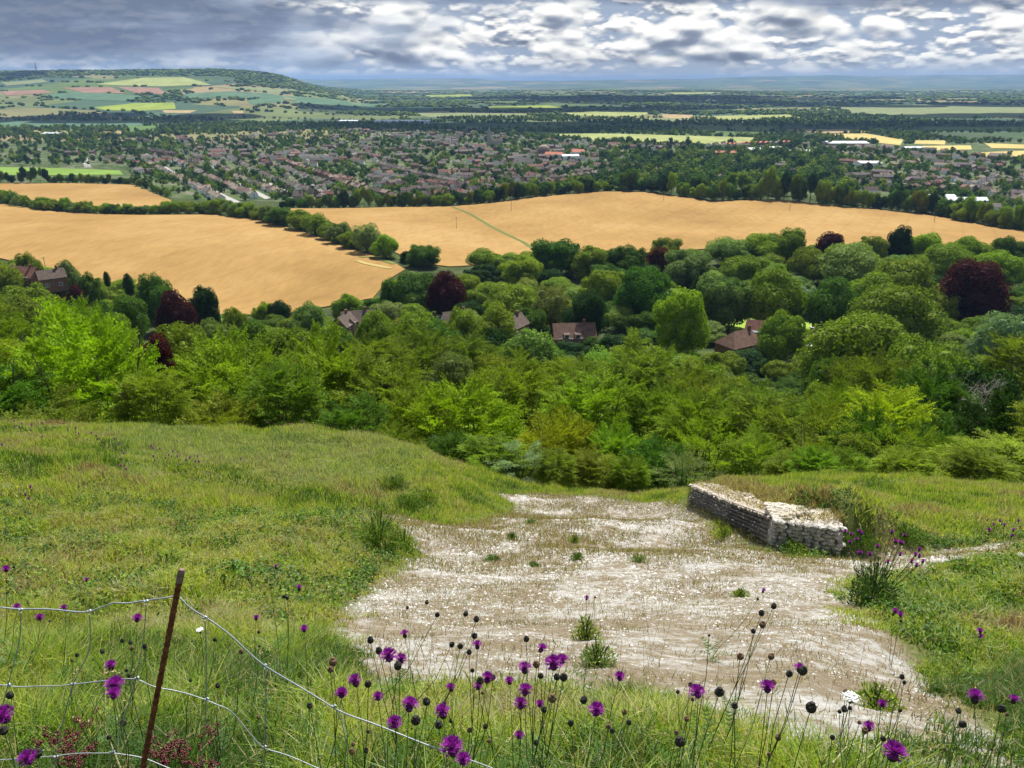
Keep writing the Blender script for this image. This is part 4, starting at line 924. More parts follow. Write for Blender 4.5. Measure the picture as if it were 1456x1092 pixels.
rows = [([(209, 232), (240, 250), (314, 287)], 'white', ['brown', 'tan', 'tan', 'grey'], 'row beside the wheat hedge'), ([(250, 230), (300, 255), (361, 282)], 'white', ['tan', 'red', 'grey'], 'row along the pale road'), ([(302, 232), (325, 248), (404, 280)], 'white', ['grey', 'tan', 'brown'], 'second row from the pale road'),
        ([(322, 222), (350, 238), (445, 277)], 'white', ['brown', 'grey'], 'third row from the pale road'), ([(393, 238), (430, 252), (470, 266)], 'white', ['grey', 'brown'], 'fourth row from the pale road'), ([(411, 234), (470, 254), (520, 275), (600, 287)], 'brick', ['brown', 'red', 'tan'], 'brick row behind the far hedge'),
        ([(485, 255), (524, 271)], 'brick', ['tan', 'red'], 'short brick row with tan roofs'), ([(250, 222), (190, 214), (150, 216)], 'brick', ['purple', 'brown'], 'dark row on the town edge'), ([(540, 236), (600, 252), (650, 262)], 'buff', ['purple', 'grey'], 'row around the small green'),
        ([(600, 262), (660, 268), (700, 262)], 'brick', ['red', 'brown'], 'brick row before the big oak'), ([(1210, 262), (1290, 272), (1340, 262)], 'brick', ['red', 'brown'], 'red row behind the yellow trees'), ([(1300, 250), (1380, 262), (1456, 262)], 'white', ['grey', 'brown'], 'row behind the white roof'),
        ([(600, 245), (700, 248), (800, 243)], 'brick', ['purple', 'brown'], 'dark middle row of the town'), ([(700, 258), (800, 256), (880, 246)], 'buff', ['purple', 'grey', 'brown'], 'row behind the right field')]
for px, wm, rms, nm in rows:
    P_, cum = jit_line(px, 1); s = 0.; i = 0
    while s < cum[-1]:
        x = np.interp(s, cum, P_[:, 0]); y = np.interp(s, cum, P_[:, 1]); x2 = np.interp(min(s+3, cum[-1]), cum, P_[:, 0]); y2 = np.interp(min(s+3, cum[-1]), cum, P_[:, 1]); x3 = np.interp(max(s-3, 0), cum, P_[:, 0]); y3 = np.interp(max(s-3, 0), cum, P_[:, 1])
        an = math.atan2(y2-y3, x2-x3); typ = ['semi', 'semi', 'hipped', 'gabled', 'bungalow'][rng.integers(5)] if wm != 'buff' else ['semi', 'hipped'][rng.integers(2)]
        house(x, y, an+(math.pi/2 if rng.random() < .12 else 0)+rng.normal(0, .04), typ, wm if rng.random() < .75 else pickw(rng.integers(5)), rms[rng.integers(len(rms))], nm); s += HT[typ][0]+2.5+3*rng.random(); i += 1
M_road = simple('pale_tarmac', (.34, .33, .31), .12, .3)
for px, w in (([(205, 214), (228, 234), (262, 257), (338, 288)], 9), ([(285, 225), (312, 243), (382, 283)], 7), ([(325, 226), (360, 246), (425, 280)], 6), ([(118, 218), (122, 232), (126, 238)], 9), ([(540, 262), (600, 262), (640, 270)], 6), ([(440, 262), (500, 280)], 6), ([(1200, 255), (1300, 262), (1456, 258)], 6)):
    strip('road', px, w, M_road, .15)
TOWN = worldpoly([(150, 232), (60, 215), (100, 200), (330, 195), (480, 184), (700, 190), (760, 200), (1000, 206), (1150, 206), (1290, 212), (1400, 222), (1600, 228), (1650, 310), (1400, 292), (1250, 272), (1050, 262), (1000, 268), (860, 258), (640, 287), (400, 289), (330, 287), (250, 262)])
TT = []
def town():
    ys = 820.
    while ys < 2250:
        st_ = 25+(ys-850)*.012; x = -1500.
        while x < 1500:
            X = x+rng.normal(0, 4.5); Y = ys+rng.normal(0, 5); x += st_
            if not inpoly(X, Y, TOWN): continue
            u, v = proj(X, Y, 5); wood = fbm(X/120, Y/150, 3, 8)
            pr = .62 if (300 < u < 860) else (.74 if u > 1195 else (.42 if u < 300 else .08))
            if 860 < u < 1195 and v < 214: pr = .6
            dn = min((math.hypot(X-h[0], Y-h[1]) for h in HOUSES[:NROW]), default=99)
            if wood < .60*1 and rng.random() < pr and wood < .62:
                if dn > 20:
                    fl = fbm(X/200, Y/200, 2, 4)*5; an = -1.03+(.5*math.floor(fl)) + (math.pi/2 if rng.random() < .35 else 0)
                    if u > 1195: rm = ['grey', 'brown', 'tan', 'grey', 'red', 'brown'][rng.integers(6)]
                    elif v < 225: rm = ['brown', 'red', 'purple', 'grey', 'grey'][rng.integers(5)] if rng.random() < .6 else 'grey'
                    else: rm = ['purple', 'brown', 'grey', 'brown', 'red'][rng.integers(5)]
                    house(X, Y, an+rng.normal(0, .06), ['semi', 'detached', 'hipped', 'bungalow', 'gabled', 'terrace'][rng.integers(6)], pickw(rng.integers(5)), rm)
                if rng.random() < .8: TT.append((X+10+rng.normal(0, 3), Y-11+rng.normal(0, 3), 4.5+8*rng.random()**1.4))
            else: big = 1.35 if 850 < u < 1200 else 1.; TT.append((X, Y, (8+9*rng.random())*big)); TT.append((X+rng.normal(0, 9), Y+12, (6+8*rng.random())*big)); TT.append((X+12+rng.normal(0, 4), Y-2, (6+7*rng.random())*big))
        ys += st_*.95
NROW = len(HOUSES)
town()
def more_trees():
    for poly, st_, w0, w1, pk in (([(-120, 183), (60, 184), (160, 195), (150, 205), (60, 217), (150, 233), (60, 235), (-120, 232)], 21, 7, 17, .8), ([(178, 243), (210, 243), (252, 262), (330, 290), (250, 280), (200, 262)], 13, 4, 8, .75), ([(640, 283), (860, 256), (1000, 262), (1130, 264), (1250, 270), (1130, 276), (1010, 280), (860, 268), (700, 284)], 15, 7, 14, .85), ([(1250, 272), (1456, 292), (1560, 310), (1456, 318), (1330, 300)], 16, 6, 13, .75)):
        P_ = worldpoly(poly); xs = [a for a, b in P_]; ys = [b for a, b in P_]; Y = min(ys)
        while Y < max(ys):
            X = min(xs); q = st_*(1+.3*(Y > 1400))
            while X < max(xs):
                x, y = X+rng.normal(0, q*.3), Y+rng.normal(0, q*.3)
                if rng.random() < pk and inpoly(x, y, P_): TT.append((x, y, w0+(w1-w0)*rng.random()))
                X += q
            Y += q
more_trees()
print('houses', len(HOUSES), 'town trees', len(TT))
landmarks_clear = [hit(u, v)[:2] for u, v in ((800, 222), (1075, 208), (1200, 208), (570, 176), (1130, 214), (1350, 296), (695, 206))]
HOUSES = [h for h in HOUSES if all(math.hypot(h[0]-q[0], h[1]-q[1]) > 45 for q in landmarks_clear)]
for h in HOUSES: h.append(float(proj(h[0], h[1], 8)[0]))
vis = [h for h in HOUSES if -10 < h[8] < 1466]; vis.sort(key=lambda h: h[1]); rest = vis[280:]+[h for h in HOUSES if not (-10 < h[8] < 1466)]; vis = vis[:280]
rown = {}
for h in sorted(vis, key=lambda h: h[8]):
    x, y, rz, typ, wm, rm, row, sc, u = h
    root = empty('house', (x, y, float(hgt(x, y))), rz)
    for o in house_proto(typ, HT[typ], wm, rm): copyto(o, root)
    if row is None:
        sec = 'western streets' if u < 330 else 'middle streets' if u < 720 else 'streets behind right field' if u < 1190 else 'grey-roofed estate'
        sec = ('nearer ' if y < 1010 else 'farther ')+sec
    else: sec = row
    rown.setdefault(sec, []).append((root, typ, wm, rm, row))
for sec, L_ in rown.items():
    for i, (root, typ, wm, rm, row) in enumerate(L_):
        pos_ = f'{ordn(i+1)} from left' if row else f'number {i+1} from left'
        t_ = {'brown': 'brown', 'grey': 'grey', 'red': 'red', 'orange': 'orange', 'tan': 'tan', 'purple': 'plum'}[rm]
        root['label'] = (f'{t_}-roofed {wm} {HN[typ]}, {ordn(i+1)} from left in the {sec}' if row else f'{t_}-roofed {wm} {HN[typ]}, {ordn(i+1)} from left of the {sec}')
        root['category'] = 'house'; root['group'] = sec if row else 'homes of the town'
def far_houses():
    M_ = {}; b = MB(); mats = list(RM.values())+list(WM.values()); ri = {k: i for i, k in enumerate(RM)}; wi = {k: i+len(RM) for i, k in enumerate(WM)}
    for x, y, rz, typ, wm, rm, row, sc, u in rest:
        wd, dp, eh, rp = HT[typ][:4]; g = float(hgt(x, y)); c_, s_ = math.cos(rz), math.sin(rz); hx, hy = wd/2, dp/2; rt = eh+rp
        M = np.array([[c_, -s_, 0, x], [s_, c_, 0, y], [0, 0, 1, g]])
        def tf(P_): P_ = np.array(P_, float); return P_ @ M[:, :3].T+M[:, 3]
        b.add(tf([(-hx, -hy, -1), (hx, -hy, -1), (hx, hy, -1), (-hx, hy, -1), (-hx, -hy, eh), (hx, -hy, eh), (hx, hy, eh), (-hx, hy, eh)]), [[0, 1, 5, 4], [1, 2, 6, 5], [2, 3, 7, 6], [3, 0, 4, 7]], wi[wm])
        b.add(tf([(-hx, -hy, eh), (-hx, hy, eh), (-hx, 0, rt-.1), (hx, -hy, eh), (hx, hy, eh), (hx, 0, rt-.1)]), [[0, 2, 1], [3, 4, 5]], wi[wm])
        b.add(tf([(-hx-.3, -hy-.3, eh), (hx+.3, -hy-.3, eh), (hx+.3, 0, rt), (-hx-.3, 0, rt), (-hx-.3, hy+.3, eh), (hx+.3, hy+.3, eh)]), [[0, 1, 2, 3], [5, 4, 3, 2]], ri[rm])
        b.box(-.5+hx*.5, .5+hx*.5, -.4, .4, rt-.8, rt+1.1, wi['brick'], np.array([[c_, -s_, 0, x], [s_, c_, 0, y], [0, 0, 1, g]]))
    o = b.build('distant_houses', mats); tag(o, 'close-packed small roofs of the town beyond the nearer streets', 'houses', kind='stuff')
far_houses()
# ------------------------------------------------------------------ town trees and far woods
def cards_for(pts, tints, ncards, name, label, zf=1.0):
    """many distant crowns as one mass: points (x, y, width)"""
    protos = []
    for s in range(5):
        L_ = lobes_of(200+s, 9, ['round', 'irregular'][s % 2]); V, Q, T3 = lobe_cards(L_, ncards, .115 if ncards > 100 else .17, 300+s); protos.append((V, Q, T3))
    Vs, Qs, Ts, Cs = [], [], [], []; o_ = 0; pts = np.array(pts); g = hgt(pts[:, 0], pts[:, 1])
    for i, (x, y, w) in enumerate(pts):
        V, Q, T3 = protos[i % 5]; a = rng.random()*6.28; c_, s_ = math.cos(a), math.sin(a); H = w*(.8+.4*rng.random())*zf
        X = V[:, 0]*c_-V[:, 1]*s_; Y = V[:, 0]*s_+V[:, 1]*c_
        Vs.append(np.column_stack([x+X*w, y+Y*w, g[i]-.1*H+V[:, 2]*H])); Qs.append(Q+o_); Ts.append(T3+o_); o_ += len(V)
        cl = np.array(TINT[tints[rng.integers(len(tints))]])*(.8+.4*rng.random()); Cs.append(np.broadcast_to(cl, (len(V), 3))*(.8+.4*rng.random((len(V), 1))))
    o = mk(name, np.vstack(Vs).astype(np.float32), [np.vstack(Ts), np.vstack(Qs)], M_leafm, col=np.vstack(Cs)); tag(o, label, 'trees', kind='stuff'); return o
cards_for([t for t in TT if all(math.hypot(t[0]-q[0], t[1]-q[1]) > 38 for q in landmarks_clear)], ['deep', 'mid', 'deep', 'dark', 'deep', 'bright', 'dark', 'deep'], 170, 'town_trees', 'garden and street trees massed among the roofs of the town')
def far_woods():
    pts = []; n = 60000
    Y = np.exp(rng.uniform(math.log(1750), math.log(11500), n)); s = rng.uniform(-.78, .78, n); X = s*Y
    a = fbm(X/420, Y/260, 3, 71); hed = np.abs(((X*.35+Y)/330+fbm(X/900, Y/900, 2, 2)*3) % 1-.5) < .035; hed2 = np.abs(((X-Y*.3)/520+fbm(X/900, Y/900, 2, 6)*3) % 1-.5) < .018
    hill = (Y > 4300) & (far_h(X, Y) > 60)
    top = hill & ((Y > 5250+500*(fbm(X/700, Y/700, 2, 19)-.5)) | (X/Y > -.335))
    keep = ((a > .50+.04*(Y > 3500)) & (rng.random(n) < .9)) | (hed | hed2) & (rng.random(n) < .8) | top
    keep &= ~(hill & ~top & ~hed)
    keep &= ~inpoly(X, Y, TOWN)
    for P_ in FFP: keep &= ~inpoly(X, Y, P_)
    X, Y = X[keep], Y[keep]; w = (9+8*rng.random(len(X)))*np.clip(Y/3500, .9, 2.4)
    m = Y < 3200
    cards_for(list(zip(X[m], Y[m], w[m])), ['deep', 'mid', 'dark', 'deep'], 60, 'far_woods', 'belts of trees across the plain beyond the town', 1.0)
    # farther off: lumpy crowns only
    X, Y, w = X[~m], Y[~m], w[~m]; print('far crowns', m.sum(), len(X)); g = hgt(X, Y); v, f = ICO[1]; k = len(X)
    V = v[None]*(1+.5*(rng.random((k, len(v), 1))-.5))*np.stack([w*.6, w*.6, w*.42*np.clip(3500/Y, .45, 1)], -1)[:, None]+np.stack([X, Y, g+w*.25*np.clip(3500/Y, .4, 1)], -1)[:, None]
    Fa = (np.arange(k)[:, None, None]*len(v)+f[None]).reshape(-1, 3); C = np.repeat(np.array([TINT['deep'], TINT['dark'], TINT['mid']])[rng.integers(3, size=k)]*.9, len(v), 0)
    tag(mk('far_woods', V.reshape(-1, 3), Fa, M_leafm, col=C), 'woods and hedgerows fading across the distant plain and hill', 'woods', kind='stuff')
far_woods()
RM['nearbrown'] = roofmat('warm_brown_tiles', (.17, .10, .072))
# ------------------------------------------------------------------ houses among the near trees, each window its own part
def near_house(u, vb, Y, rz, dims, wallm, roofm, label, wing=False, extra=None, base_off=0):
    p = at(u, vb, Y); g = float(hgt(p[0], Y)); root = empty('house', (p[0], Y, max(g, p[2]-1.2) if base_off == 0 else g), rz)
    wd, dp, eh, rp, gable = dims; wl, rf, ch, _ = house_parts(wd, dp, eh, rp, gable, False, wing)
    wl.build('wall', WM[wallm], root); r = rf.build('roof', RM[roofm], root); ch.build('chimney', WM['brick'], r)
    nw = max(2, int(wd/3.6))
    for s in (-1, 1):
        for i in range(nw):
            for z0 in ((1.0, 3.5) if eh > 4.5 else (1.0,)):
                x = -wd/2+(i+.5)*wd/nw; b = MB()
                for q in (-.65, 0, .65): b.box(x+q-.05, x+q+.05, s*(dp/2+.03)-.06, s*(dp/2+.03)+.06, z0-.05, z0+1.35)
                for q in (0, 1.3): b.box(x-.6, x+.6, s*(dp/2+.03)-.05, s*(dp/2+.03)+.05, z0+q-.05, z0+q+.05)
                f = b.build('window', M_frame, root); b = MB(); b.box(x-.6, x+.6, s*(dp/2+.01)-.02, s*(dp/2+.01)+.02, z0+.05, z0+1.25); b.build('pane', M_glass, f)
    if extra: extra(root, r)
    tag(root, label, 'house', 'houses among the near trees'); return root
def dormers(root, r):
    for x in (-3.2, .8):
        b = MB(); b.box(x-.9, x+.9, -4.6, -2.4, 4.6, 6.2); d = b.build('dormer', WM['white'], root)
        b = MB(); b.box(x-.7, x+.7, -4.66, -4.61, 4.9, 5.9); b.build('pane', M_glass, d)
        b = MB(); b.add([(x-1.1, -4.9, 6.15), (x+1.1, -4.9, 6.15), (x+1.1, -1.9, 6.5), (x-1.1, -1.9, 6.5), (x-1.1, -4.9, 6.25), (x+1.1, -4.9, 6.25), (x+1.1, -1.9, 6.6), (x-1.1, -1.9, 6.6)], [[0, 3, 2, 1], [4, 5, 6, 7], [0, 1, 5, 4], [1, 2, 6, 5], [3, 0, 4, 7]]); b.build('dormer_roof', RM['brown'], d)
def skylight(root, r):
    b = MB(); b.add([(-5, -3.9, 5.9), (1, -3.9, 5.9), (1, -1.2, 7.7), (-5, -1.2, 7.7)], [[0, 1, 2, 3]]); b.add([(-5, -3.9, 5.7), (1, -3.9, 5.7), (1, -1.2, 7.5), (-5, -1.2, 7.5)], [[3, 2, 1, 0]])
    b.build('glass_roof_panel', mat('pale_glass_roof', lambda nt, out: surf(nt, out, (.45, .5, .54), .2, .6)), r)
near_house(815, 490, 266, .1, (15, 9.5, 4.6, 4.6, True), 'brick', 'nearbrown', 'large brown-roofed brick house with two white dormers among the near trees', extra=dormers)
near_house(1050, 508, 255, .55, (15, 9, 4.8, 4.4, False), 'brick', 'nearbrown', 'dark brown hip-roofed house with chimneys, nearest roof before the bright lawn')
near_house(1085, 492, 268, -.45, (13, 8.5, 5.2, 4.2, True), 'brick', 'red', 'steep brown-roofed house with a pale glass roof panel beside the bright lawn', extra=skylight)
near_house(510, 468, 285, .3, (12, 8, 5, 3.8, True), 'buff', 'brown', 'brown-gabled house with a wing at the foot of the left wheat field', True)
near_house(490, 472, 278, 1.3, (9, 7, 4.6, 3.6, True), 'brick', 'brown', 'small steep-gabled brick house beside a garden at the foot of the wheat field')
near_house(40, 402, 325, -.3, (13, 8, 4.6, 3.8, True), 'brick', 'red', 'brown-roofed house at the far left edge below the wheat field')
near_house(75, 404, 318, .7, (10, 7, 4.4, 3.2, True), 'brick', 'brown', 'small dark-roofed house with white gable trim below the left wheat field')
near_house(730, 474, 262, 1.0, (10, 7, 4.4, 3.4, True), 'brick', 'brown', 'house half hidden by trees, its brown roof beside the domed grey tree')
near_house(650, 462, 285, .4, (11, 7, 3.8, 3.2, True), 'white', 'brown', 'low white-walled house peeping between trees above the middle wood')
near_house(1160, 430, 330, .2, (10, 7, 4, 3, True), 'white', 'brown', 'small white-walled house between tall trees behind the lawn')
def shed(u, v, Y, rz, w, d, h, label, roofm=None):
    p = hit(u, v) if Y is None else at(u, v, Y); g = float(hgt(p[0], p[1])); root = empty('outbuilding', (p[0], p[1], g), rz)
    b = MB(); b.box(-w/2, w/2, -d/2, d/2, -.8, h); b.build('wall', WM['buff'], root); b = MB(); b.box(-w/2-.3, w/2+.3, -d/2-.3, d/2+.3, h+.004, h+.25); b.build('roof', roofm or simple('pale_felt', (.5, .5, .5), .1, 1), root); tag(root, label, 'outbuilding')
shed(1138, 500, None, .2, 9, 5, 2.6, 'low flat-roofed garage by the drive beside the hip-roofed house'); shed(1165, 478, None, .6, 5, 6, 3.2, 'small pale-roofed summer house at the corner of the bright lawn')
# parked car on the drive
def car(p, rz, c_, label):
    root = empty('parked_car', (p[0], p[1], float(hgt(p[0], p[1]))), rz); b = MB()
    pr = [(-2.1, .35), (-2.1, .8), (-1.9, .95), (-1.3, 1.0), (-.8, 1.42), (.7, 1.42), (1.3, .95), (2.0, .85), (2.1, .6), (2.1, .35)]; n = len(pr)
    V = [(x, y*(1 if z < 1.1 else .8), z) for y in (-.85, .85) for x, z in pr]; b.add(V, [[i, (i+1) % n, n+(i+1) % n, n+i] for i in range(n)])
    b.add(V, [[0, 2, 1], [0, 9, 2], [2, 9, 3], [3, 9, 6], [6, 9, 7], [7, 9, 8], [3, 6, 5], [3, 5, 4]]); b.add(V, [[10, 11, 12], [10, 12, 19], [12, 13, 19], [13, 16, 19], [16, 17, 19], [17, 18, 19], [13, 15, 16], [13, 14, 15]])
    b.build('body', simple('car_paint', c_, .03, 1, .3, spec=.6), root)
    b = MB(); b.box(-1.0, .85, -.83, .83, 1.02, 1.34); b.build('window_band', M_glass, root)
    for x in (-1.3, 1.3):
        for y in (-.85, .85): b = MB(); b.tube([(x, y-.1, .33), (x, y+.1, .33)], .33, 12); b.build('wheel', simple('tyre', (.03, .03, .03), .1, 3), root)
    tag(root, label, 'car')
car(hit(1090, 519), .3, (.7, .7, .72), 'silver car parked on the drive by the hip-roofed house'); car(hit(494, 460), .2, (.25, .3, .36), 'blue grey car parked beside the small gabled house')
# ------------------------------------------------------------------ landmarks in and beyond the town
M_tin = simple('pale_metal_roof', (.62, .66, .70), .08, .05, .5); M_wht = simple('white_cladding', (.8, .8, .8), .05, .1)
def block(name, u0, u1, v, depth, h, rh, wm, rm, label, cat='building', rz=0., nb=1, group=None):
    a = hit(u0, v); b_ = hit(u1, v); c_ = (a+b_)/2; w = abs(b_[0]-a[0])/math.cos(rz) ; root = empty(name, (c_[0], c_[1], float(hgt(c_[0], c_[1]))), rz)
    b = MB(); b.box(-w/2, w/2, -depth/2, depth/2, -2, h); k = w/nb
    b.build('wall', wm, root); r = MB()
    for i in range(nb):
        x0 = -w/2+i*k; x1 = x0+k
        if nb > 1: r.add([(x0, -depth/2-.3, h+.01), (x1, -depth/2-.3, h+.01), ((x0+x1)/2, -depth/2-.3, h+rh), (x0, depth/2+.3, h+.01), (x1, depth/2+.3, h+.01), ((x0+x1)/2, depth/2+.3, h+rh)], [[0, 2, 5, 3], [1, 4, 5, 2]]); r.add([(x0, -depth/2-.3, h+.01), (x1, -depth/2-.3, h+.01), ((x0+x1)/2, -depth/2-.3, h+rh), (x0, depth/2+.3, h+.01), (x1, depth/2+.3, h+.01), ((x0+x1)/2, depth/2+.3, h+rh)], [[0, 1, 2], [3, 5, 4]])
        else: r.add([(x0-.4, -depth/2-.4, h+.01), (x1+.4, -depth/2-.4, h+.01), (x1+.4, 0, h+rh), (x0-.4, 0, h+rh), (x0-.4, depth/2+.4, h+.01), (x1+.4, depth/2+.4, h+.01)], [[0, 1, 2, 3], [3, 2, 5, 4]]); r.add([(x0-.4, -depth/2-.4, h+.01), (x0-.4, 0, h+rh), (x0-.4, depth/2+.4, h+.01), (x1+.4, -depth/2-.4, h+.01), (x1+.4, 0, h+rh), (x1+.4, depth/2+.4, h+.01)], [[0, 1, 2], [3, 5, 4]])
    r.build('roof', rm, root); tag(root, label, cat, group); return root
block('warehouse', 534, 611, 175.5, 60, 9, 2, M_wht, M_tin, 'long low white-roofed warehouse behind the town woods', 'warehouse', nb=1)
block('warehouse', 484, 510, 175, 40, 8, 2, M_wht, M_tin, 'shorter pale warehouse just left of the long white one', 'warehouse')
block('warehouse', 1172, 1229, 209, 45, 9, 3, WM['buff'], M_tin, 'big blue grey roofed warehouse at the right edge of the tan field', 'warehouse')
block('warehouse', 1284, 1313, 213.5, 20, 5, 2, WM['buff'], M_tin, 'small grey farm shed right of the big warehouse', 'warehouse')
block('warehouse', 64, 86, 193, 30, 6, 2, WM['brick'], M_tin, 'pale roofed barn above the houses at the far left', 'barn')
for i, (a, b_, v, nb, rm, lb) in enumerate(((1030, 1054, 209, 4, 'orange', 'orange-roofed terrace at the left end of the new estate'), (1056, 1094, 207, 5, 'orange', 'long orange-roofed terrace in the middle of the new estate'), (1092, 1110, 207, 2, 'grey', 'grey-roofed block within the new orange-roofed estate'), (1112, 1126, 206, 2, 'orange', 'small orange-roofed block at the right end of the new estate'), (1016, 1046, 221.5, 1, 'orange', 'long low orange-roofed hall in the trees below the new estate'))):
    block('terrace_block', a, b_, v, 14, 6, 3, WM['brick' if rm == 'orange' else 'buff'], RM[rm], lb, 'terrace', nb=nb)
for a, b_, v, lb in ((1062, 1082, 216, 'white factory roof left of its pair below the new estate'), (1088, 1112, 214, 'white humped factory roof below the new estate'), (1136, 1152, 219, 'small white flat roof right of the factory'), (1218, 1248, 236, 'long white roof in the estate at right')):
    block('factory', a, b_, v, 30, 6, 2, M_wht, M_wht, lb, 'factory')
block('school', 776, 800, 226, 16, 8, 4, M_wht, RM['orange'], 'pink-roofed white school wing on the left', 'school', -.3); block('school', 798, 822, 227, 18, 7, 2, M_wht, M_tin, 'grey-roofed white middle wing of the school', 'school', .2)
block('school', 812, 830, 222, 16, 8, 4, M_wht, RM['orange'], 'pink-roofed white school wing on the right', 'school', .2)
block('white_villa', 1352, 1391, 292, 10, 5.5, 3, WM['white'], M_wht, 'white house with a wide white roof behind the big field oaks', 'house'); block('white_villa', 1324, 1350, 284, 10, 4, 2, WM['buff'], M_tin, 'pale grey-roofed house left of the wide white-roofed one', 'house'); block('white_villa', 1396, 1416, 300, 9, 4.5, 3, WM['white'], RM['grey'], 'white-walled house with grey roof right of the wide white-roofed one', 'house'); block('white_villa', 1229, 1243, 277, 9, 5, 4, WM['white'], RM['brown'], 'white-gabled house behind the yellow trees of the far hedge', 'house')
def dome():
    p = hit(773, 220); root = empty('domed_hall', p); b = MB(); b.tube([(0, 0, -1), (0, 0, 9)], 11, 24); b.build('wall', WM['brick'], root)
    v, f = ICO[3]; b = MB(); k = v.copy(); k[:, 2] = np.maximum(k[:, 2], 0); b.add(k*np.array([11.5, 11.5, 9])+[0, 0, 9], f); b.build('dome', RM['tan'], root, smooth=True); tag(root, 'round hall with a brown dome left of the pink-roofed school', 'hall')
dome()
def church():
    p = hit(696, 207); root = empty('church', p, .3); b = MB(); b.box(-4, 4, -4, 4, -2, 18); b.box(4.01, 28, -5, 5, -2, 9); b.build('wall', simple('flint_stone', (.36, .33, .28), .2, .5), root)
    b = MB(); b.tube([(0, 0, 18), (0, 0, 40)], [4.4, .15], 8); b.build('spire', simple('spire_shingle', (.34, .33, .31), .1, .5), root)
    b = MB(); b.add([(4, -5.5, 9), (28, -5.5, 9), (28, 0, 14), (4, 0, 14), (4, 5.5, 9), (28, 5.5, 9)], [[0, 1, 2, 3], [3, 2, 5, 4]]); b.add([(28, -5.5, 9), (28, 5.5, 9), (28, 0, 14)], [[0, 1, 2]]); b.build('roof', RM['brown'], root)
    tag(root, 'church with a slim pale spire rising above the town trees', 'church')
church()
M_steel = simple('galvanised_steel', (.35, .36, .37), .15, 20, .45, metal=.7)
def mast():
    p = at(52, 102, 6000.); g = float(hgt(p[0], 6000)); root = empty('radio_mast', (p[0], 6000, g)); b = MB(); H = 62.
    for sx in (-1, 1):
        for sy in (-1, 1): b.tube([(sx*7, sy*7, -2), (sx*2.2, sy*2.2, H*.6), (sx*1.2, sy*1.2, H)], [1.0, .7, .5], 5)
    for i in range(7):
        z = H*i/7; w = 7-5.5*i/7; z2 = H*(i+1)/7; w2 = 7-5.5*(i+1)/7
        for sx in (-1, 1): b.tube([(sx*w, -w, z), (-sx*w2, -w2, z2)], .35, 4); b.tube([(sx*w, w, z), (-sx*w2, w2, z2)], .35, 4); b.tube([(w, sx*w, z), (w2, -sx*w2, z2)], .35, 4)
    b.build('lattice_tower', M_steel, root); b = MB(); b.tube([(0, 0, H), (0, 0, H+14)], .6, 6); b.tube([(0, 0, H*.8), (0, 0, H*.88)], 2.4, 8); b.build('antenna', M_steel, root); tag(root, 'tall lattice radio mast on the wooded hilltop at far left', 'radio mast')
mast()
M_pole = simple('creosoted_pole', (.12, .09, .07), .2, 2)
def poles():
    for (u, v, hh, lb) in ((649, 326, 9.5, 'lone telegraph pole left of the footpath in the right wheat field'), (727, 301, 10.5, 'telegraph pole with insulators right of the footpath near the field top'), (943.5, 286, 9, 'thin pole near the crest of the right wheat field'), (1122.5, 300, 9, 'thin leaning pole above the wood in the right wheat field'), (1328, 316, 10, 'pole with a crossarm near the right end of the wheat field'), (66, 386, 8, 'slim pole beside the far left houses')):
        p = hit(u, v); root = empty('utility_pole', p); b = MB(); b.tube([(0, 0, -1), (0, 0, hh)], [.17, .12], 8); b.build('pole', M_pole, root)
        b = MB(); b.box(-1.1, 1.1, -.07, .07, hh-.6, hh-.45); b.build('crossarm', M_pole, root)
        for x in (-.9, 0, .9): b = MB(); b.tube([(x, 0, hh-.45), (x, 0, hh-.2)], .07, 6); b.build('insulator', M_wht, root)
        tag(root, lb, 'telegraph pole')
poles()
